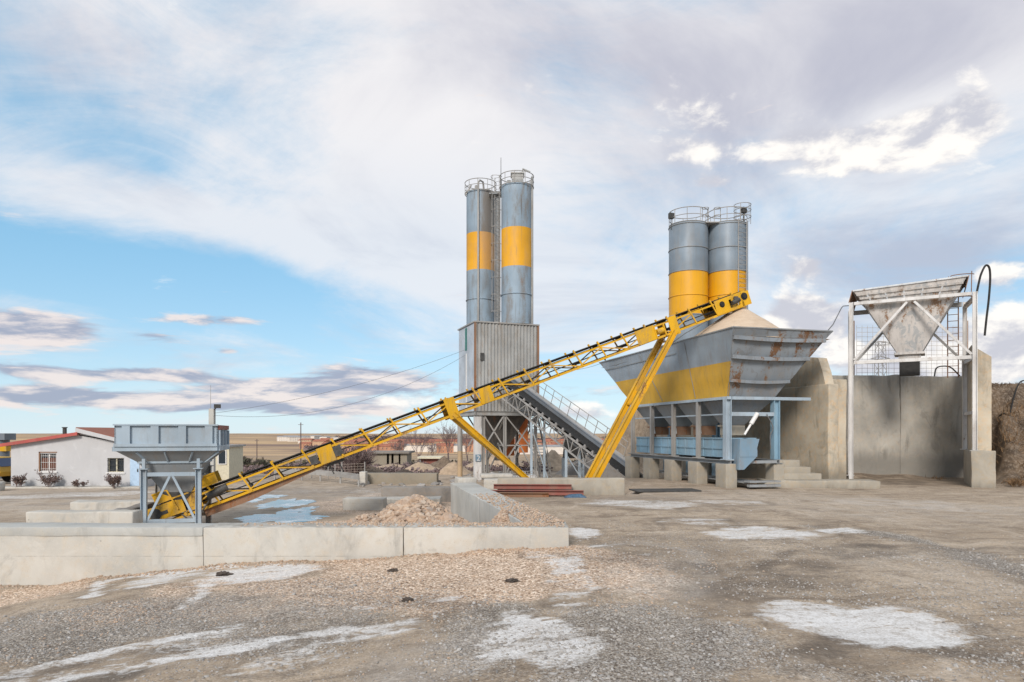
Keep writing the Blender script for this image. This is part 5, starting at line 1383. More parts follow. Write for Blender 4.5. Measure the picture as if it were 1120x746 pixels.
# openings are cut by building the gable wall in strips round them
w1 = (hx(43.5), hx(61.5), hz_(515.5), hz_(496)); w2 = (hx(117.5), hx(135.5), hz_(516.5), hz_(501))
def roofz(x): return np.interp(x, [x0, xr, x1], [zl, zr_, zR2])
cuts = sorted([x0, w1[0], w1[1], xr, w2[0], w2[1], x1])
for a, b in zip(cuts[:-1], cuts[1:]):
    op = w1 if abs(a - w1[0]) < 1e-6 else w2 if abs(a - w2[0]) < 1e-6 else None
    def quad(za, zb, zc, zd, y=HY): mb.add([(a, y, za), (b, y, zb), (b, y, zc), (a, y, zd)], [(0, 1, 2, 3)])
    if op is None: quad(HG - .2, HG - .2, roofz(b), roofz(a))
    else:
        quad(HG - .2, HG - .2, op[2], op[2]); quad(op[3], op[3], roofz(b), roofz(a))
        mb.add([(a, HY, op[2]), (b, HY, op[2]), (b, HY + .3, op[2]), (a, HY + .3, op[2]), (a, HY, op[3]), (b, HY, op[3]), (b, HY + .3, op[3]), (a, HY + .3, op[3])], [(0, 1, 2, 3), (4, 5, 6, 7), (0, 3, 7, 4), (1, 2, 6, 5)])
mb.add([(x1, HY, HG - .2), (x1, HY + DPT, HG - .2), (x1, HY + DPT, zR2), (x1, HY, zR2), (x0, HY, HG - .2), (x0, HY + DPT, HG - .2), (x0, HY + DPT, zl), (x0, HY, zl), (xr, HY + DPT, zr_)], [(0, 1, 2, 3), (4, 5, 6, 7), (1, 5, 6, 8, 2)])
mb.build('wall', M['render'], ho)
for w_, wood in ((w1, True), (w2, False)):
    a, b, zlo, zhi = w_; mb = MB(); y = HY + .16
    for p, q in (((a, zlo), (b, zlo)), ((a, zhi), (b, zhi)), ((a, zlo), (a, zhi)), ((b, zlo), (b, zhi)), (((a + b) / 2, zlo), ((a + b) / 2, zhi))): mb.beam((p[0], y, p[1]), (q[0], y, q[1]), .09, .08)
    wf = mb.build('window', M['whitepl'] if wood else M['cream'], ho)
    mb = MB(); mb.obox((a, y + .06, zlo), (b - a, 0, 0), (0, .02, 0), (0, 0, zhi - zlo)); mb.build('pane', M['glass'], wf)
    if wood:
        mb = MB()
        for q in (0, 1):
            aa = a + (b - a) * (.06 + .48 * q); mb.obox((aa, y - .06, zlo + .06), ((b - a) * .4, 0, 0), (0, .02, 0), (0, 0, (zhi - zlo) * .7))
        mb.build('curtain', M['wood'], wf)
        mb = MB(); mb.obox((a - .05, HY - .03, zlo - .02), (.07, 0, 0), (0, .1, 0), (0, 0, zhi - zlo + .12)); mb.obox((a - .05, HY - .03, zhi + .05), (b - a + .1, 0, 0), (0, .1, 0), (0, 0, .06)); mb.build('frame', M['rust'], wf)
    mb = MB()
    for x in np.arange(a + .07, b - .03, .13): mb.tube([(x, HY + .05, zlo), (x, HY + .05, zhi)], .007, 5)
    for z in np.linspace(zlo + .15, zhi - .15, 3): mb.tube([(a, HY + .052, z), (b, HY + .052, z)], .012, 5)
    mb.build('grille', M['whitepl'] if wood else M['dark'], wf)
    mb = MB(); mb.obox((a - .08, HY - .07, zlo - .09), (b - a + .16, 0, 0), (0, .2, 0), (0, 0, .08)); mb.build('sill', M['whitepl'], wf)
# roof: lower left slope with red fascia, higher tiled right slope
ez = .16
def slope(xa, za, xb_, zb, mat, name, oy=.3, th=.12):
    mb = MB(); mb.prism([(xa, HY - oy, za), (xb_, HY - oy, zb), (xb_, HY - oy, zb + th), (xa, HY - oy, za + th)], (0, DPT + oy * 2, 0)); return mb.build(name, mat, ho)
k_ = (zr_ - zl) / (xr - x0)
slope(x0 - .55, zl - .55 * k_ + .01, xr, zr_ + .01, M['tiles'], 'roof')
mb = MB(); mb.obox((x0 - .58, HY - .34, zl - .58 * k_ - .03), (xr - x0 + .58, 0, (xr - x0 + .58) * k_), (0, .04, 0), (0, 0, .2)); mb.build('fascia', M['redfascia'], ho)
zt2 = hz_(469); slope(xr - .1, zt2, x1 + .25, hz_(487.5), M['tiles'], 'roof', .3, .1)
mb = MB(); mb.prism([(xr - .12, HY - .33, zt2 - .2), (x1 + .25, HY - .33, hz_(487.5) - .16), (x1 + .25, HY - .33, hz_(487.5) + .06), (xr - .12, HY - .33, zt2 + .06)], (0, .05, 0)); mb.build('fascia', M['render'], ho)
mb = MB(); mb.add([(xr - .1, HY, zr_ - .05), (x1, HY, zR2 - .06), (x1, HY, zR2 + .02), (xr - .1, HY, zt2)], [(0, 1, 2, 3)]); mb.obox((xr - .1, HY, zr_), (0, DPT, 0), (.05, 0, 0), (0, 0, zt2 - zr_)); mb.build('upper_wall', M['render'], ho)
mb = MB(); mb.tube([(hx(48), HY + 2, 2.4), (hx(48), HY + 2, hz_(470) + .15)], .12, 10); mb.disc((hx(48), HY + 2, hz_(470) + .16), (0, 0, 1), .17, .05); mb.build('chimney', M['dark'], ho)
mb = MB(); mb.tube([(hx(82), HY + 2, 2.6), (hx(82), HY + 2, hz_(472))], .14, 10); mb.disc((hx(82), HY + 2, hz_(471.5)), (0, 0, 1), .24, .1); mb.build('chimney', M['galv'], ho)
mb = MB(); mb.obox((hx(142.5), HY - .03, HG), (hx(152.5) - hx(142.5), 0, 0), (0, .06, 0), (0, 0, hz_(502) - HG)); dr = mb.build('door', M['panelblue'], ho)
mb = MB(); mb.tube([(hx(151), HY - .07, HG + 1), (hx(151), HY - .07, HG + 1.2)], .03, 6); mb.build('handle', M['dark'], dr)
mb = MB(); mb.rblock(((x0 + x1) / 2 - .2, HY - .55, HG + .02), (x1 - x0 + 1.2, 1.1, .2), 0, .03, .6, .02, 3); mb.build('doorstep', M['conc'], ho)

# cream kiosk behind the feed hopper
ky = 50.0; ka, kb = P(222, 0, ky).x, P(250.5, 0, ky).x; kz = EYE - (489 - HZ) / F * ky
kx = empty('kiosk', ((ka + kb) / 2, ky + 1.2, -.42), 'cream painted weighing kiosk with a big window, half hidden behind the feed hopper', 'kiosk')
mb = MB(); mb.obox((ka, ky, -.5), (kb - ka, 0, 0), (0, 2.6, 0), (0, 0, kz + .5)); mb.build('wall', M['cream'], kx)
mb = MB(); mb.obox((ka - .15, ky - .2, kz), (kb - ka + .3, 0, 0), (0, 3.0, 0), (0, 0, .14)); mb.build('roof', M['galv'], kx)
mb = MB(); wx0, wx1 = P(239, 0, ky).x, P(247.5, 0, ky).x; mb.obox((wx0, ky - .02, .75), (wx1 - wx0, 0, 0), (0, .04, 0), (0, 0, 1.0)); wn_ = mb.build('window', M['glass'], kx)
mb = MB()
for p, q in (((wx0, .75), (wx1, .75)), ((wx0, 1.75), (wx1, 1.75)), ((wx0, .75), (wx0, 1.75)), ((wx1, .75), (wx1, 1.75))): mb.beam((p[0], ky - .04, p[1]), (q[0], ky - .04, q[1]), .07, .06)
mb.build('frame', M['whitepl'], wn_)

# concrete pole with lamp and cables
po = P(232, 0, 46); ptop = EYE - (447 - HZ) / F * 46
pl_ = empty('utility_pole', (po.x, 46, -.4), 'concrete utility pole with a floodlight and thin aerial behind the feed hopper', 'pole')
mb = MB(); mb.obox((po.x - .17, 45.85, -.5), (.34, 0, 0), (0, .3, 0), (0, 0, ptop + .5)); mb.build('shaft', M['conc_cool'], pl_)
mb = MB(); mb.tube([(po.x - .1, 46, ptop - .4), (po.x - .1, 46, ptop + 1.6)], [.025, .012], 6); mb.build('aerial', M['galv'], pl_)
mb = MB(); mb.beam((po.x + .15, 45.9, ptop - .1), (po.x + .35, 45.9, ptop + .1), .06); mb.box((po.x + .42, 45.85, ptop + .16), (.42, .2, .26), .5); mb.build('floodlight', M['dark'], pl_)
def cable(p, q, sag, label, r=.011):
    mb = MB(); p = Vector(p); q = Vector(q)
    mb.tube([p.lerp(q, t) - Vector((0, 0, sag * 4 * t * (1 - t))) for t in np.linspace(0, 1, 28)], r, 5)
    return mb.build('overhead_cable', M['wire'], None, label, 'cable', 'overhead cables of the plant')
cable((po.x + .17, 46, ptop - .3), TQ(-.05, 2.6, 9.4), .55, 'upper overhead cable from the utility pole to the batching tower')
cable((po.x + .17, 46, ptop - .45), TQ(-.05, 2.4, 9.0), 1.55, 'lower sagging overhead cable from the utility pole to the batching tower')
cable(TQ(WX + .05, 1, 8.4), Hq(14.3, .1, 7.25), .5, 'single overhead cable between the batching tower and the big hopper')
mb = MB(); pq = Hq(.2, 4.6, 7.3); mb.tube([pq, pq + Vector((.4, .3, .35)), pq + Vector((1.0, .8, 1.15)), Vector((16.0, 33.0, 9.15)), Vector((16.6, 33.4, 9.25))], .022, 5); mb.build('overhead_cable', M['wire'], None, 'short curved cable from the big hopper rim to the white steel frame', 'cable', 'overhead cables of the plant')

# yellow lorry half out of frame beside the house
ty = 47.0; tx = P(-6, 0, ty).x
lo = empty('mixer_lorry', (tx, ty, -.42), 'yellow lorry with a dark blue windscreen at the left edge, beside the white house', 'lorry')
mb = MB(); cpoly = [(tx - 1.3, HG + .5), (tx + 1.05, HG + .5), (tx + 1.15, HG + .8), (tx + 1.05, HG + 1.12), (tx + .78, HG + 1.78), (tx - 1.1, HG + 1.82), (tx - 1.3, HG + 1.6)]
mb.prism([(x, ty - 1.0, z) for x, z in cpoly], (0, 2.0, 0)); mb.build('cab', M['yel_hop'], lo)
mb = MB(); mb.prism([(tx + .3, ty - 1.02, HG + 1.2), (tx + .95, ty - 1.02, HG + 1.2), (tx + .76, ty - 1.02, HG + 1.65), (tx + .4, ty - 1.02, HG + 1.65)], (0, .03, 0)); mb.prism([(tx + 1.05, ty - .85, HG + 1.16), (tx + 1.05, ty + .85, HG + 1.16), (tx + .81, ty + .85, HG + 1.72), (tx + .81, ty - .85, HG + 1.72)], (.03, 0, .01)); mb.build('windscreen', M['glassblue'], lo)
for yy in (-.95, .95):
    for xx in (.35, -2.2):
        mb = MB(); mb.disc((tx + xx, ty + yy, HG + .5), (0, 1, 0), .5, .3, 24); wh = mb.build('wheel', M['tyre'], lo)
        mb = MB(); mb.disc((tx + xx, ty + yy + math.copysign(.12, yy), HG + .5), (0, 1, 0), .26, .12, 16); mb.build('rim', M['galv'], wh)
mb = MB(); mb.tube([(tx - 1.5, ty, HG + 1.6), (tx - 2.2, ty, HG + 1.8), (tx - 3.6, ty, HG + 2.1), (tx - 4.5, ty, HG + 2.4)], [.5, .9, .95, .5], 20); mb.build('drum', M['grey'], lo)
mb = MB(); mb.beam((tx + .9, ty, HG + .75), (tx - 4.6, ty, HG + .75), .9, .25); mb.build('chassis', M['dark'], lo)
mb = MB(); mb.tube([(P(2, 0, 52).x, 52, HG), (P(2, 0, 52).x, 52, 2.7)], .5, 12); mb.box((P(2, 0, 52).x, 52, 2.75), (1.3, 1.2, .5)); mb.box((P(8, 0, 52).x, 51.8, 1.9), (.5, .5, .5), mi=1)
mb.build('screw_feeder', [M['grey'], M['yel']], None, 'tall grey steel machine column with a yellow box, at the left edge behind the house', 'machine')
mb = MB(); c = P(3, 530, 40); mb.rblock((c.x - .5, 40, -.15), (.9, .7, .6), 0, .12, .2, .12, 9); mb.build('rubble_block', M['conc'], None, 'pale rubble block in front of the yellow lorry at the left edge', 'rubble')

# ------------------------------------------------------------------ shrubs and bare trees
def twigs(mb, p, d, ln, r, lv, rnd, spread=.6, kids=3, rmin=.012, upw=.15, n=4):
    q = p + d * ln; md = p.lerp(q, .5) + Vector((rnd.uniform(-1, 1), rnd.uniform(-1, 1), rnd.uniform(-.5, .5))) * ln * .07
    mb.tube([p, md, q], [r, r * .82, max(rmin, r * .62)], n if lv > 1 else 3, cap=False)
    if lv <= 0: return
    for k in range(kids + (rnd.random() < .4)):
        t = rnd.uniform(.35, 1.0); a = p.lerp(q, t)
        nd = (d + Vector((rnd.gauss(0, spread), rnd.gauss(0, spread), rnd.gauss(upw, spread * .6)))).normalized()
        twigs(mb, a, nd, ln * rnd.uniform(.5, .8), max(rmin, r * .6), lv - 1, rnd, spread, kids, rmin, upw, n)
def bush(name, px, base_y, d, w, h, mat, label, group=None, stems=9, lv=3, leaf=None, seed=1, cat='shrub', rmin=.012, gz=None, leaves=500, spread=.5):
    rnd = random.Random(seed); x = P(px, 0, d).x; z = z1(x, d) if gz is None else gz
    o = empty(name, (x, d, z), label, cat, group)
    mb = MB()
    for k in range(stems):
        a = rnd.uniform(0, 6.28); t = rnd.uniform(0, .75); dd = Vector((math.cos(a) * t * w / h, math.sin(a) * t * w / h, 1)).normalized()
        twigs(mb, Vector((x + math.cos(a) * .1 * w, d + math.sin(a) * .1 * w, z - .05)), dd, h * rnd.uniform(.35, .5), h * .014, lv, rnd, spread, 3, rmin)
    mb.build('branches', mat, o)
    if leaf is not None:
        ends = [Vector(mb.v[rnd.randrange(len(mb.v))]) for _ in range(leaves)]
        ml = MB()
        for e_ in ends:
            if e_.z < z + h * .22: continue
            s = rnd.uniform(.03, .075) * max(1, h / 1.6); a = Vector((rnd.gauss(0, 1), rnd.gauss(0, 1), rnd.gauss(0, 1))).normalized(); _, b_, c_ = basis(a)
            e_ = e_ + Vector((rnd.gauss(0, .06), rnd.gauss(0, .06), rnd.gauss(0, .05)))
            ml.add([e_ - b_ * s, e_ + c_ * s * .6, e_ + b_ * s, e_ - c_ * s * .6], [(0, 1, 2, 3)])
        ml.build('leaves', leaf, o)
    return o
RG = 'rose bushes along the house wall'
bush('rose_bush', 21, 532, 42.1, .9, 1.0, M['twig'], 'dark leafy rose bush at the left corner of the white house', RG, 9, 3, M['leafbr'], 3, leaves=420)
bush('rose_bush', 54, 532, 42.1, 1.2, 1.15, M['twig'], 'widest rose bush, under the red curtained window of the white house', RG, 9, 3, M['leafbr'], 4, leaves=300)
bush('rose_bush', 88, 532, 42.1, .6, .6, M['twig'], 'smallest rose bush, midway between the two windows of the white house', RG, 6, 3, M['leafbr'], 5, leaves=200)
bush('rose_bush', 126, 533, 42.0, 1.1, 1.05, M['twig'], 'rose bush under the right window of the white house', RG, 9, 3, M['leafbr'], 6, leaves=420)
bush('bare_shrub', 386, 525, 56, 3.2, 2.9, M['twig'], 'big leafless purple brown shrub behind the guard rail, seen under the yellow conveyor', None, 46, 3, None, 7, rmin=.016, spread=.55)
bush('bare_shrub', 352, 518, 64, 2.2, 1.9, M['twig'], 'smaller leafless shrub to the left of the big purple shrub', None, 26, 3, None, 8, rmin=.016)
bush('evergreen_shrub', 284, 512, 80, 3.2, 1.45, M['bark'], 'low dark green shrub on the pale slope left of the guard rail', None, 14, 3, M['leafdk'], 9, leaves=1700, rmin=.02)
bush('evergreen_shrub', 263, 508, 88, 3.0, 1.9, M['bark'], 'low olive shrub just right of the cream kiosk', None, 12, 3, M['leafdk'], 10, leaves=1800, rmin=.02)
bush('evergreen_shrub', 413, 494, 100, 1.6, 2.4, M['bark'], 'small dark shrub at the left end of the flat roofed concrete shed', None, 10, 3, M['leafdk'], 11, leaves=1500, rmin=.02)
def bare_tree(px, d, h, label, seed, stems=3, wide=.45, lv=5):
    rnd = random.Random(seed); x = P(px, 0, d).x; z = z1(x, d)
    o = empty('bare_tree', (x, d, z), label, 'tree', 'bare winter trees behind the yard')
    mb = MB(); tops = []
    mb.tube([(x, d, z - .2), (x + .06, d, z + h * .14), (x, d, z + h * .25)], [h * .022, h * .017, h * .014], 7); mb.build('trunk', M['bark'], o)
    mb = MB()
    for k in range(stems + 3):
        a = rnd.uniform(0, 6.28); t = rnd.uniform(.1, wide); dd = Vector((math.cos(a) * t, math.sin(a) * t, 1)).normalized()
        twigs(mb, Vector((x, d, z + h * rnd.uniform(.12, .25))), dd, h * rnd.uniform(.28, .38), h * .005, lv - 1, rnd, .42, 3, .009, .25)
    mb.build('crown', M['twig'], o)
bare_tree(458, 112, 7.2, 'broad leafless tree with a fan of fine twigs, standing behind the concrete shed', 21, 4, .8)
bare_tree(437, 120, 5.6, 'low leafless tree to the left of the broad one behind the concrete shed', 22, 3, .7)
bare_tree(490, 105, 7.4, 'slim upright leafless tree left of the round rusty tower post', 23, 2, .2)
bare_tree(511, 118, 6.6, 'leafless tree seen between the round rusty post and the white tower post', 24, 2, .5)
bare_tree(475, 135, 5.6, 'small leafless tree between the broad one and the slim upright one', 25, 3, .7)

# ------------------------------------------------------------------ things lying about in the lower yard
def slab(px0, px1, y, z0, z1_, dep, mat, label, name='concrete_slab', cat='concrete slab', rz=0, seed=1, group=None):
    xa, xb_ = P(px0, 0, y).x, P(px1, 0, y).x
    mb = MB(); mb.rblock(((xa + xb_) / 2, y + dep / 2, (z0 + z1_) / 2), (xb_ - xa, dep, z1_ - z0), rz, min(.04, (z1_ - z0) * .3), .3, .025, seed)
    return mb.build(name, mat, None, label, cat, group)
SG = 'concrete pieces left in the lower yard'
slab(375, 420, 29.3, -.5, .2, .8, M['conc'], 'long pale rounded concrete slab at the left foot of the peach stone pile', seed=5, group=SG, rz=-.03)
slab(387, 480, 30.6, -.5, .05, 1.4, M['conc'], 'wide pale concrete slab behind the peach stone pile', seed=6, group=SG, rz=.05)
slab(417, 502, 33, -.5, .39, .8, M['conc_dark'], 'dark grey low concrete block behind the peach stone pile', seed=7, group=SG)
slab(395, 478, 46, -.5, .3, 1.0, M['conc_wall'], 'long weathered concrete wall in front of the earth heaps, pale at its left end', 'concrete_wall', 'concrete wall', seed=8)
slab(393, 400, 45, -.5, .45, .7, M['conc'], 'short pale concrete end block beside the guard rail', 'concrete_block', 'concrete block', seed=9)
for i, (pa, pb_, y, z, lab) in enumerate(((529, 568, 40, .3, 'pale concrete slab lying behind the kerb at the foot of the tower'), (525, 560, 41.2, .52, 'upper pale concrete slab resting on the slab behind the kerb'), (640, 668, 33.0, .15, 'thin pale slab between the yellow conveyor legs and the concrete ramp'))):
    slab(pa, pb_, y, z - .62 if i == 0 else z - .2, z, 1.2, M['conc'], lab, seed=12 + i, group=SG, rz=.1 * i)
slab(529, 566, 40.1, -.5, -.33, 1.0, M['conc_cool'], 'concrete footing behind the kerb under the stacked slabs', seed=31, group=SG)
# mesh crates by the tower legs
for i, (px, y) in enumerate(((558, 43.5), (572, 44.2))):
    x = P(px, 0, y).x; o = empty('wire_crate', (x, y, -.42), ('left' if i == 0 else 'right') + ' one of two galvanised wire crates by the tower legs', 'crate', 'wire crates by the tower legs')
    mb = MB(); w_, d_, h_ = .95, .9, .85; zb = -.3
    for sx in (0, w_):
        for sy in (0, d_): mb.beam((x + sx, y + sy, zb), (x + sx, y + sy, zb + h_), .05)
    for k in np.linspace(0, 1, 7):
        mb.tube([(x + w_ * k, y, zb), (x + w_ * k, y, zb + h_)], .014, 4); mb.tube([(x, y, zb + h_ * k), (x + w_, y, zb + h_ * k)], .014, 4)
        mb.tube([(x, y + d_ * k, zb), (x, y + d_ * k, zb + h_)], .014, 4); mb.tube([(x, y, zb + h_ * k), (x, y + d_, zb + h_ * k)], .014, 4)
    mb.build('cage', M['galv'], o)
    mb = MB(); mb.obox((x - .02, y - .02, -.42), (w_ + .04, 0, 0), (0, d_ + .04, 0), (0, 0, .1)); mb.build('base', M['galv'], o)
    mb = MB(); mb.rblock((x + w_ / 2, y + d_ / 2, -.02), (w_ - .12, d_ - .12, .6), 0, .08, .2, .03, i); mb.build('liner', M['whitepl'], o)
# guard rail
gr_ = empty('guard_rail', (P(350, 0, 47).x, 47, -.4), 'pale bent double guard rail along the far edge of the lower yard', 'guard rail')
for off, zz_ in ((0, .55), (1.6, .62)):
    ptsg = [P(300, 0, 50 + off) , P(330, 0, 49.5 + off), P(350, 0, 48.5 + off), P(372, 0, 46.5 + off), P(392, 0, 43.5 + off)]
    ptsg = [Vector((p.x, p.y, z1(p.x, p.y) + zz_)) for p in ptsg]
    mb = MB()
    for a, b in zip(ptsg[:-1], ptsg[1:]): mb.beam(a, b, .06, .2)
    mb.build('rail', M['galv'], gr_)
    for a in ptsg:
        mb = MB(); mb.beam(a + Vector((0, .08, .1)), a + Vector((0, .08, -zz_ - .15)), .1); mb.build('post', M['galv'], gr_)
wf_ = empty('wire_fence', (P(375, 0, 52).x, 52, -.45), 'sagging wire fence with thin grey posts before the big purple shrub', 'fence')
for px in (341, 359, 366.5, 374, 399):
    x = P(px, 0, 52).x; mb = MB(); mb.tube([(x, 52, z1(x, 52) - .1), (x, 52, z1(x, 52) + 1.25)], .04, 6); mb.build('fence_post', M['galv'], wf_)
mb = MB(); xa, xb_ = P(341, 0, 52).x, P(399, 0, 52).x
for z in np.arange(-.3, .85, .2): mb.tube([(xa, 52, z), ((xa + xb_) / 2, 52, z - .08), (xb_, 52, z)], .008, 4)
for x in np.arange(xa, xb_, .25): mb.tube([(x, 52.01, -.45), (x, 52.01, .75)], .006, 4)
mb.build('wire_mesh', M['wiremesh'], wf_)
# heaps of earth and sand
def heap(px, d, w, h, mat, label, cat, dep=None, seed=1, zb=None, group='heaps behind the yard'):
    x = P(px, 0, d).x; dep = dep or w * .8; z0 = (z1(x, d) if zb is None else zb) - .15
    n, k = 56, 16; vs = [(x, d, z0 + h + .1)]; fs = []
    for i in range(1, k + 1):
        t = i / k
        for j in range(n):
            a = 2 * math.pi * j / n; rr_ = t * (1 + .35 * (float(fbm(math.cos(a) * 1.3 + seed, math.sin(a) * 1.3, 3, seed)) - .5))
            X = x + math.cos(a) * rr_ * w / 2; Y = d + math.sin(a) * rr_ * dep / 2
            z = z0 + (h + .1) * max(0, (1 - t)) ** .95 * (1 + .6 * (float(fbm(X * .9, Y * .9, 4, seed)) - .5)) + .12 * (float(fbm(X * 2.5, Y * 2.5, 2, seed + 5)) - .5) * min(1, (1 - t) * 5)
            vs.append((X, Y, z))
    for j in range(n): fs.append((0, 1 + j, 1 + (j + 1) % n))
    for i in range(k - 1):
        for j in range(n): a = 1 + i * n; fs.append((a + j, a + n + j, a + n + (j + 1) % n, a + (j + 1) % n))
    mb = MB(); mb.add(vs, fs, 0, True); return mb.build(cat.replace(' ', '_'), mat, None, label, cat, group)
heap(462, 62, 5.5, .95, M['sandheap'], 'pale grassy earth heap behind the long weathered wall', 'earth heap', seed=3)
heap(486, 66, 5, 1.5, M['soil'], 'brown earth heap left of the round rusty tower post', 'earth heap', seed=4)
heap(430, 72, 8, .55, M['sandheap'], 'long low sand heap in front of the flat roofed concrete shed', 'sand heap', seed=5)
heap(445, 36, 3.2, .45, M['clod'], 'low dark earth heap behind the dark grey concrete block', 'earth heap', seed=6)
heap(410, 25.3, 1.9, .38, M['clod'], 'dark wet earth heap at the left foot of the peach stone pile', 'earth heap', seed=7)
heap(603, 68, 6.5, 2.1, M['sandheap'], 'tan sand heap seen beneath the inclined conveyor', 'sand heap', seed=8)
heap(545, 74, 8, 2.0, M['sandheap'], 'tan sand heap seen between the white tower post and the steel legs', 'sand heap', seed=9)
heap(640, 58, 5.5, 1.9, M['conc_dark'], 'dark grey grit heap under the inclined conveyor', 'grit heap', seed=10)
heap(675, 62, 9, 3.3, M['clod'], 'long dark heap behind the leftmost hopper pier', 'earth heap', seed=11)
sheet('red_sheet', M['redtarp'], P(690, 0, 60).x, 60, 2.1, 1.8, 1.2, .35, 8, 'bright red sheet on the dark heap left of the hopper posts', 'sheet')
# dark loading bin under the inclined conveyor
lb2 = empty('loading_bin', (P(626, 0, 54).x, 54, -.42), 'black loading bin on blue grey legs behind the inclined conveyor', 'bin')
xb0, xb1 = P(616, 0, 54).x, P(637, 0, 54).x
mb = MB(); mb.prism([(xb0, 53.3, 1.05), (xb1 + .15, 53.3, 1.05), (xb1 + .1, 53.3, 2.8), (xb0 + .2, 53.3, 3.2)], (0, 1.4, 0)); mb.build('body', M['rubber'], lb2)
for x in (xb0, xb1):
    for y in (53.3, 54.7):
        mb = MB(); mb.beam((x, y, -.5), (x, y, 1.06), .13); mb.build('leg', M['bluegrey'], lb2)
mb = MB(); mb.beam((xb0, 53.25, .2), (xb1, 53.25, 1.0), .07); mb.beam((xb1, 53.24, .2), (xb0, 53.24, 1.0), .07); mb.build('brace', M['galv'], lb2)

# ------------------------------------------------------------------ sheds and far houses
sh_y = 96.0; sa, sb = P(404, 0, sh_y).x, P(445, 0, sh_y).x; sg = z1((sa + sb) / 2, sh_y) - .1; st_ = EYE - (496 - HZ) / F * sh_y
sd2 = empty('concrete_shed', ((sa + sb) / 2, sh_y + 2, sg), 'flat roofed grey concrete shed with dark door openings beyond the earth heaps', 'shed')
mb = MB(); 
cx_ = [sa, P(423, 0, sh_y).x, P(425.5, 0, sh_y).x, P(428, 0, sh_y).x, P(430.5, 0, sh_y).x, P(436, 0, sh_y).x, P(438, 0, sh_y).x, sb]
for i in range(0, 7, 2): mb.obox((cx_[i], sh_y, sg), (cx_[i + 1] - cx_[i], 0, 0), (0, .3, 0), (0, 0, st_ - sg))
mb.obox((sa, sh_y + .3, sg), (.25, 0, 0), (0, 4, 0), (0, 0, st_ - sg)); mb.obox((sb - .25, sh_y + .3, sg), (.25, 0, 0), (0, 4, 0), (0, 0, st_ - sg)); mb.obox((sa, sh_y + 4.3, sg), (sb - sa, 0, 0), (0, .2, 0), (0, 0, st_ - sg)); mb.build('wall', M['conc_wall'], sd2)
mb = MB(); mb.obox((sa - .4, sh_y - .5, st_ + .003), (sb - sa + .8, 0, 0), (0, 5.6, 0), (0, 0, .28)); mb.build('roof', M['conc_dark'], sd2)
ls_y = 104; la, lb3 = P(459, 0, ls_y).x, P(481, 0, ls_y).x; lz = EYE - (499.5 - HZ) / F * ls_y; lg = z1(la, ls_y) - .1
ls = empty('open_shed', ((la + lb3) / 2, ls_y + 2, lg), 'low open shed with a pale roof and rusty brown side beyond the earth heaps', 'shed')
mb = MB(); mb.obox((la - .3, ls_y - .4, lz - .3), (lb3 - la + .6, 0, 0), (0, 4.5, 0), (0, 0, .3)); mb.build('roof', M['cream'], ls)
mb = MB(); mb.obox((la, ls_y + .3, lg), (lb3 - la, 0, 0), (0, .2, 0), (0, 0, lz - .3 - lg)); mb.build('wall', M['redsteel'], ls)
for x in (la + .1, lb3 - .1): mb = MB(); mb.beam((x, ls_y, lg), (x, ls_y, lz - .3), .2); mb.build('post', M['galv'], ls)

M['brick'] = plain('sunlit_orange_brick', (.44, .23, .145), .9, .25, .4); M['brick2'] = plain('tan_brick', (.50, .33, .21), .9, .2, .4); M['whitewall'] = plain('white_wall', (.68, .62, .55), .9, .1, .4); M['rooftile'] = plain('red_roof', (.34, .13, .08), .9, .25, .5); M['roofgrey'] = plain('grey_roof', (.32, .31, .31), .8, .2, .5)  # orange brick also carries the town's warm sunlight in its colour
def far_house(name, mat, roof, w, d_, h, rh, label, group):
    mb = MB(); mb.obox((-w / 2, -d_ / 2, -2), (w, 0, 0), (0, d_, 0), (0, 0, h + 2))
    if rh > 0: mb.prism([(-w / 2 - .4, -d_ / 2 - .4, h + .01), (w / 2 + .4, -d_ / 2 - .4, h + .01), (w / 2 + .4, 0, h + rh), (-w / 2 - .4, 0, h + rh)], (0, .001, 0), 1) if False else mb.add([(-w / 2 - .4, -d_ / 2 - .4, h + .02), (w / 2 + .4, -d_ / 2 - .4, h + .02), (w / 2 + .4, d_ / 2 + .4, h + .02), (-w / 2 - .4, d_ / 2 + .4, h + .02), (-w / 2 - .4, 0, h + rh), (w / 2 + .4, 0, h + rh)], [(0, 1, 5, 4), (2, 3, 4, 5), (0, 4, 3), (1, 2, 5), (3, 2, 1, 0)], 1)
    for k in range(max(2, int(w / 3.5)) if w < 50 else 0):
        for z in np.arange(1.0, h - 1.2, 3.0):
            x = -w / 2 + (k + .5) * w / max(2, int(w / 3.5)); mb.obox((x - .4, -d_ / 2 - .05, z), (.8, 0, 0), (0, .03, 0), (0, 0, 1.2), 2)
    return mb.build(name, [mat, roof, M['farwin']], None, label, 'house', group, loc=(0, 0, 0))
kinds = [far_house('town_house', M['brick'], M['rooftile'], 14, 10, 6.2, 2.2, 'small orange brick house in the distant town below the plant', 'orange brick houses of the distant town'),
         far_house('town_house', M['whitewall'], M['rooftile'], 12, 10, 6.0, 2.0, 'small pale walled house in the distant town below the plant', 'pale houses of the distant town'),
         far_house('town_house', M['brick2'], M['rooftile'], 22, 11, 8.5, 2.4, 'longer tan brick house block in the distant town below the plant', 'tan brick blocks of the distant town'),
         far_house('town_house', M['brick'], M['rooftile'], 30, 12, 8.8, 2.0, 'long orange brick terrace in the distant town below the plant', 'orange terraces of the distant town')]
used = [0] * 4; rt = random.Random(12)
def put(k, x, y, rz):
    o = kinds[k] if not used[k] else kinds[k].copy()
    if used[k]: COL.objects.link(o)
    used[k] = 1; o.location = (x, y, z1(x, y)); o.rotation_euler.z = rz
spots = []
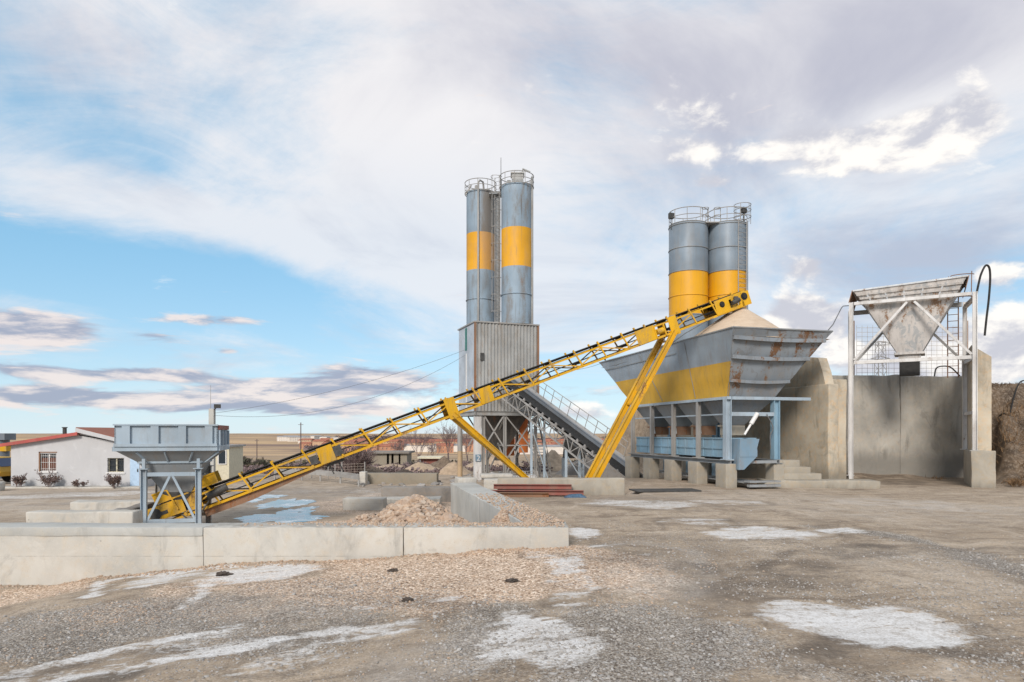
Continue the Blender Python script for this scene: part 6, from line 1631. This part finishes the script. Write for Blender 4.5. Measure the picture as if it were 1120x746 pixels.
for px0, px1, n_, y0_, y1_ in ((372, 512, 56, 560, 1150), (512, 690, 50, 560, 1150), (330, 400, 9, 800, 1300)):
    for i in range(n_):
        for _ in range(30):
            y = rt.uniform(y0_, y1_); x = (rt.uniform(px0, px1) - 560) / F * y
            if all((x - a) ** 2 + (y - b) ** 2 > 26 ** 2 for a, b in spots): spots.append((x, y)); put(rt.choices(range(4), (4, 3, 2.5, .7))[0], x, y, rt.uniform(-.5, .5)); break
wk = far_house('farm_building', M['whitewall'], M['roofgrey'], 30, 16, 9, 2, 'white farm building far off on the plain to the left', 'white farm buildings far off on the plain')
for i, (px, y) in enumerate(((312, 1450), (318, 1500), (323, 1430), (331, 1480), (345, 1550), (356, 1500), (366, 1450))):
    o = wk if i == 0 else wk.copy()
    if i: COL.objects.link(o)
    x = (px - 560) / F * y; o.location = (x, y, z1(x, y)); o.rotation_euler.z = .3 * i
ind = far_house('warehouse', M['whitewall'], M['roofgrey'], 60, 26, 8, 1.5, 'wide pale warehouse with a grey roof at the near edge of the distant town', 'warehouses at the edge of the town')
for i, (px, y) in enumerate(((478, 640), (602, 560), (380, 1200))):
    o = ind if i == 0 else ind.copy()
    if i: COL.objects.link(o)
    x = (px - 560) / F * y; o.location = (x, y, z1(x, y) - 2); o.rotation_euler.z = .1
# wooden line poles on the plain
LP_ = 'thin line poles on the plain'
for i, (px, y, h, lab) in enumerate(((329, 130, 8.5, 'thin dark line pole on the plain, standing above the yellow conveyor'), (281, 160, 7, 'thin dark line pole on the plain, farther left near the dark green shrub'))):
    x = P(px, 0, y).x; mb = MB(); mb.tube([(x, y, z1(x, y) - .3), (x, y, z1(x, y) + h)], [.13, .09], 6); mb.beam((x - .5, y, z1(x, y) + h - .4), (x + .5, y, z1(x, y) + h - .4), .08); mb.build('line_pole', M['bark'], None, lab, 'pole', LP_)

# scrub over the slope and woodland in the valley: ground cover read as one mass
def clump_cover(n, fpos, rad, mat, name, label, leaf=.18, per=34):
    Vv = []; Ff = []; c0 = 0; rs = np.random.default_rng(5)
    xs_, ys_ = fpos(n, rs); zs_ = zg(xs_, ys_); rd = rad[0] * (rad[1] / rad[0]) ** rs.uniform(0, 1, len(xs_))
    m_ = len(xs_); k = per
    u_ = rs.normal(0, 1, (m_, k, 3)); u_ /= np.linalg.norm(u_, axis=2, keepdims=True); u_[..., 2] = np.abs(u_[..., 2])
    cen = np.stack([xs_, ys_, zs_], 1)[:, None, :] + u_ * (rs.uniform(.35, 1, (m_, k, 1))) * rd[:, None, None] * np.array([1, 1, .75])
    a = rs.normal(0, 1, (m_, k, 3)); b = rs.normal(0, 1, (m_, k, 3)); ls_ = leaf * rd[:, None, None]
    a = a / np.linalg.norm(a, axis=2, keepdims=True) * ls_; b = b / np.linalg.norm(b, axis=2, keepdims=True) * ls_
    Vq = np.stack([cen - a - b, cen + a - b, cen + a + b, cen - a + b], 2).reshape(-1, 3)
    Qq = np.arange(len(Vq)).reshape(-1, 4)
    return tag(mesh_np(name, Vq, Qq, mat, smooth=False), label, 'scrub', kind='stuff')
def fp1(n, rs):
    y = 70 * (420 / 70) ** rs.uniform(0, 1, n * 3); x = rs.uniform(-.85, .25, n * 3) * y
    ok = fbm(x / 18, y / 18, 3, 40) > .52; return x[ok][:n], y[ok][:n]
clump_cover(1500, fp1, (.35, 1.2), M['scrub'], 'scrub', 'patchy dull scrub on the pale slope beyond the lower yard', .28)
def fp2(n, rs):
    y = 230 * (2600 / 230) ** rs.uniform(0, 1, n * 4); x = rs.uniform(-.3, .25, n * 4) * y
    ok = fbm(x / 160, y / 320, 3, 44) > .53; return x[ok][:n], y[ok][:n]
clump_cover(4200, fp2, (2.0, 6.0), M['wood_far'], 'woodland', 'purple brown bare woodland in the valley round the distant town', .22)
def fp4(n, rs):
    y = 57 * (125 / 57) ** rs.uniform(0, 1, n * 3); x = rs.uniform(-.42, .12, n * 3) * y
    ok = fbm(x / 7, y / 9, 3, 47) > .5; return x[ok][:n], y[ok][:n]
clump_cover(620, fp4, (.3, .95), M['twig'], 'brush', 'dull brown brush growing round the earth heaps behind the yard', .13, 60)
nr = 420; ry_ = 38 * (78 / 38) ** rng.uniform(0, 1, nr); rx_ = rng.uniform(-.26, .1, nr) * ry_; kr = (fbm(rx_ / 4, ry_ / 5, 3, 48) > .5) & (rx_ < 2); rs_ = rng.uniform(.05, .28, nr)[kr]
tag(stone_mesh('rubble', np.stack([rx_[kr], ry_[kr], zg(rx_[kr], ry_[kr]) + rs_ * .2], 1), rs_, M['stone_grey'], .6), 'broken rubble strewn over the far part of the lower yard', 'rubble', kind='stuff')
heap(400, 60, 5, .8, M['soil'], 'low brown earth heap right of the big purple shrub', 'earth heap', seed=13)
heap(440, 52, 4.5, .75, M['clod'], 'dark earth heap right behind the long weathered wall', 'earth heap', seed=14)
heap(497, 58, 4, 1.2, M['sandheap'], 'grey tan earth heap just left of the round rusty tower post', 'earth heap', seed=15)
heap(330, 62, 7, .6, M['sandheap'], 'flat tan earth heap behind the left end of the guard rail', 'earth heap', seed=16)
# dry grass on the bank at the right edge
def fp3(n, rs):
    x = rs.uniform(21.0, 30, n * 3); y = rs.uniform(29.5, 40, n * 3); ok = (fbm(x * .5, y * .5, 3, 50) > .43) & (x > 21.0 + .0 * y); return x[ok][:n], y[ok][:n]
rs = np.random.default_rng(9); gx_, gy_ = fp3(6500, rs); gz_ = zg(gx_, gy_)
Vv = np.zeros((len(gx_), 3, 3)); hh_ = rs.uniform(.08, .3, len(gx_)) * np.where(gz_ > 4.7, .4, np.where(gz_ > 2.6, 1.5, .8)); an = rs.uniform(0, 6.28, len(gx_)); le = rs.normal(0, .22, (len(gx_), 2))
Vv[:, 0] = np.stack([gx_ - .018 * np.cos(an), gy_ - .018 * np.sin(an), gz_ - .03], 1); Vv[:, 1] = np.stack([gx_ + .018 * np.cos(an), gy_ + .018 * np.sin(an), gz_ - .03], 1); Vv[:, 2] = np.stack([gx_ + le[:, 0], gy_ + le[:, 1] - .15, gz_ + hh_], 1)
tag(mesh_np('dry_grass', Vv.reshape(-1, 3), np.arange(len(gx_) * 3).reshape(-1, 3), M['drygrass'], smooth=False), 'dry brown grass growing on the earth bank at the right edge', 'grass', kind='stuff')
bush('dry_shrub', 1112, 540, 29.0, .8, .55, M['drygrass'], 'tuft of dry brown weeds at the foot of the earth bank by the plinth block', None, 18, 2, None, 31, rmin=.008)
mb = MB(); pz = [P(1092, 426, 35.5), P(1098, 425, 35.2), P(1104, 428, 35), P(1109, 422, 35.5), P(1116, 423, 36), P(1130, 424, 36.5)]
mb.tube(spl([Vector((p.x, p.y, z1(p.x, p.y) + .12 + .1 * (i % 2))) for i, p in enumerate(pz)]), .035, 6); mb.build('hose', M['rubber'], None, 'black hose lying along the crest of the earth bank at the right edge', 'hose')
# ------------------------------------------------------------------ sky and sun
W = bpy.data.worlds.new('World'); S.world = W; W.use_nodes = True
T = NT(W.node_tree); wn = W.node_tree.nodes
bg = wn['Background']; outw = wn['World Output']
SUN_EL, SUN_AZ = 31.0, 196.0      # compass: 0 is the way the camera looks (+Y), 90 is +X
sky = T.n('ShaderNodeTexSky', sky_type='NISHITA'); sky.sun_disc = False
sky.sun_elevation = R(SUN_EL); sky.sun_rotation = R(SUN_AZ); sky.altitude = 900; sky.air_density = 1.0; sky.dust_density = .3; sky.ozone_density = 1.6
T.nt.links.new(sky.outputs[0], bg.inputs[0]); bg.inputs[1].default_value = .115
dirv = T.n('ShaderNodeTexCoord').outputs['Generated']
dx, dy, dz = T.sep(dirv)
az = T.math('ARCTAN2', dx, dy); el = T.math('ARCSINE', T.math('MINIMUM', T.math('MAXIMUM', dz, -.999), .999))
elp = T.math('MAXIMUM', el, 0.0)
# cloud deck seen in perspective: project the direction onto a flat layer
den = T.math('ADD', T.math('MAXIMUM', dz, 0), .14)
cu = T.n('ShaderNodeCombineXYZ'); T.set(cu.inputs[0], T.math('DIVIDE', dx, den)); T.set(cu.inputs[1], T.math('DIVIDE', dy, den)); deck = cu.outputs[0]
cv = T.n('ShaderNodeCombineXYZ'); T.set(cv.inputs[0], az); T.set(cv.inputs[1], T.math('MULTIPLY', el, 2.2)); dome = cv.outputs[0]
cw = T.n('ShaderNodeCombineXYZ'); T.set(cw.inputs[0], az); T.set(cw.inputs[1], T.math('MULTIPLY_ADD', el, 2.2, .05)); dome_up = cw.outputs[0]

def blob(a0, e0, sa, se, tilt=0):
    """soft patch of sky round azimuth a0, elevation e0 (degrees)"""
    a = T.math('MULTIPLY', T.math('SUBTRACT', az, R(a0)), 1 / R(sa)); q = T.math('SUBTRACT', el, R(e0))
    if tilt: q = T.math('MULTIPLY_ADD', T.math('SUBTRACT', az, R(a0)), -tilt, q)
    q = T.math('MULTIPLY', q, 1 / R(se))
    return T.math('EXPONENT', T.math('MULTIPLY', T.math('ADD', T.math('MULTIPLY', a, a), T.math('MULTIPLY', q, q)), -1))
def AE(px, py):
    a = math.degrees(math.atan2(px - 560, F)); return a, math.degrees(math.atan2(HZ - py, math.hypot(px - 560, F)))
def pb(px, py, rx, ry, tilt=0):
    a, e_ = AE(px, py); dd = math.hypot(px - 560, F)
    return blob(a, e_, math.degrees(rx * F / dd / dd), math.degrees(ry / dd) * math.cos(R(e_)) ** 2, tilt)
def total(parts):
    t = None
    for w_, s_ in parts:
        x = T.math('MULTIPLY', s_, w_); t = x if t is None else T.math('ADD', t, x)
    return t

# high veil: milky white and lavender, torn open to the blue in places
nv = T.noise(deck, .62, 9, .64, 1.1); nw = T.noise(dome, 3.2, 8, .66, .8)
bias = total([(-.62, pb(110, 305, 320, 50, -.12)), (-.44, pb(330, 325, 190, 44, -.1)), (-.14, pb(110, 150, 130, 80, -.5)), (-.08, pb(330, 70, 60, 110)), (.16, pb(760, 150, 460, 260)), (-.34, pb(1130, 315, 60, 40)), (-.2, pb(610, 120, 70, 110)), (-.14, pb(650, 320, 60, 70)), (-.2, pb(850, 230, 60, 30)),
              (.36, pb(470, 140, 110, 190)), (.40, pb(230, 240, 260, 32, -.14)), (.40, pb(930, 60, 260, 100)), (.22, pb(800, 330, 260, 100)), (.2, pb(520, 300, 120, 50)), (-.62, pb(250, 440, 700, 48)), (-.25, pb(640, 430, 160, 40))])
vm = T.math('ADD', T.math('MULTIPLY_ADD', T.math('SUBTRACT', nv, .5), 1.9, T.math('MULTIPLY_ADD', T.math('SUBTRACT', nw, .5), 1.1, .66)), bias)
veil = T.math('MULTIPLY_ADD', T.sst(vm, .16, .95), .78, T.math('MULTIPLY', T.sst(el, R(14), R(26)), .19))
lav = T.noise(deck, .9, 7, .6, .7)
greyb = total([(.5, pb(980, 50, 260, 110)), (.46, pb(1000, 280, 170, 60)), (.34, pb(780, 180, 130, 80)), (.22, pb(100, 120, 200, 120)), (.2, pb(620, 60, 200, 60)), (-.35, pb(430, 200, 240, 130)), (-.3, pb(1000, 130, 130, 30))])
gm = T.sst(T.math('ADD', T.math('MULTIPLY_ADD', T.math('SUBTRACT', lav, .5), 2.6, .34), greyb), .05, 1.0)
vcol = T.mix(gm, (.90, .88, .89), (.52, .525, .615))
# heaped clouds: crisp bright tops, grey bellies
n1 = T.noise(T.mapv(dome, (1, .8, 1)), 9.5, 10, .6, .25); n2 = T.noise(T.mapv(dome_up, (1, .8, 1)), 9.5, 10, .6, .25)
cb = total([(.62, pb(890, 155, 62, 30)), (.66, pb(1035, 138, 75, 36)), (.5, pb(960, 165, 70, 24)), (.30, pb(730, 115, 80, 40, -.2)), (.6, pb(887, 293, 28, 15)), (.62, pb(895, 352, 44, 26)), (.68, pb(1000, 395, 130, 36)), (.55, pb(1090, 300, 40, 16)), (.5, pb(870, 340, 40, 22)), (.5, pb(1110, 370, 50, 44)), (.5, pb(780, 200, 28, 12)), (.32, pb(760, 165, 70, 18)), (.5, pb(625, 452, 60, 14)), (.42, pb(420, 440, 60, 12))])
cm = T.math('MULTIPLY_ADD', T.math('SUBTRACT', n1, .5), 1.5, cb)
cum = T.math('MULTIPLY', T.sst(cm, .22, .50), .96)
shade = T.sst(T.math('MULTIPLY_ADD', T.math('SUBTRACT', n1, .5), .35, T.math('SUBTRACT', n1, n2)), -.12, .16)
ccol = T.mix(shade, (.60, .61, .68), (1.04, 1.0, .95))
# low bars of cloud towards the horizon
low_v = T.mapv(dome, (1, 2.2, 1)); l1 = T.noise(low_v, 7, 9, .6, .35)
lw_up = T.mapv(dome_up, (1, 2.2, 1), (0, 0, 0), (0, -.05, 0)); l2 = T.noise(lw_up, 7, 9, .6, .35)
lb = total([(.78, pb(30, 358, 95, 19)), (.6, pb(70, 408, 100, 9)), (.6, pb(60, 433, 140, 11)), (.66, pb(300, 424, 90, 11)), (.58, pb(400, 415, 70, 15)), (.5, pb(180, 408, 60, 8)), (.5, pb(330, 446, 120, 8)), (.42, pb(230, 350, 90, 8)), (.46, pb(170, 370, 40, 7)), (.44, pb(245, 384, 24, 5)), (.4, pb(190, 440, 80, 8)), (.3, pb(600, 430, 200, 22)), (.12, pb(0, 445, 2500, 24))])
lm = T.sst(T.math('MULTIPLY_ADD', T.math('SUBTRACT', l1, .5), 1.5, lb), .22, .46)
lsh = T.sst(T.math('MULTIPLY_ADD', T.math('SUBTRACT', l1, .5), .3, T.math('SUBTRACT', l1, l2)), -.10, .14)
lcol = T.mix(lsh, (.36, .40, .52), (.88, .79, .76))
# pale air low over the land
hz = T.math('EXPONENT', T.math('MULTIPLY', elp, -1 / R(7)))

def bgmix(f, prev, colr, strength=1.0):
    b2 = T.n('ShaderNodeBackground'); T.set(b2.inputs[0], colr); b2.inputs[1].default_value = strength
    mx = T.n('ShaderNodeMixShader'); T.set(mx.inputs[0], f); T.nt.links.new(prev, mx.inputs[1]); T.nt.links.new(b2.outputs[0], mx.inputs[2])
    return mx.outputs[0]
CL = .90
sh = bgmix(.58, bg.outputs[0], (.20, .59, .90), CL)
sh = bgmix(T.math('MULTIPLY', hz, .75), sh, (.74, .85, .90), CL)
sh = bgmix(veil, sh, vcol, CL)
sh = bgmix(cum, sh, ccol, CL)
sh = bgmix(T.math('MULTIPLY', lm, .9), sh, lcol, CL)
T.nt.links.new(sh, outw.inputs['Surface'])
W.cycles.sampling_method = 'MANUAL'; W.cycles.sample_map_resolution = 1024

sun = bpy.data.lights.new('sun', 'SUN'); sun.energy = 2.6; sun.angle = R(15); sun.color = (1, .93, .85)
so = bpy.data.objects.new('sun', sun); COL.objects.link(so)
sd = Vector((math.sin(R(SUN_AZ)) * math.cos(R(SUN_EL)), math.cos(R(SUN_AZ)) * math.cos(R(SUN_EL)), math.sin(R(SUN_EL))))
so.rotation_euler = sd.to_track_quat('Z', 'Y').to_euler(); so.location = (10, -20, 30)

cam = bpy.data.cameras.new('camera'); co = bpy.data.objects.new('camera', cam); COL.objects.link(co)
co.location = (0, 0, EYE); co.rotation_euler = (R(90), 0, 0)
cam.sensor_width = 36; cam.lens = 36 * F / 1120; cam.shift_y = (HZ - 373) / 1120; cam.clip_end = 30000; cam.clip_start = .1
S.camera = co
S.view_settings.view_transform = 'Standard'; S.view_settings.look = 'None'; S.view_settings.exposure = .2; S.view_settings.gamma = 1
S.render.engine = 'CYCLES'; S.cycles.use_denoising = True; S.cycles.max_bounces = 5; S.cycles.diffuse_bounces = 3; S.cycles.glossy_bounces = 2
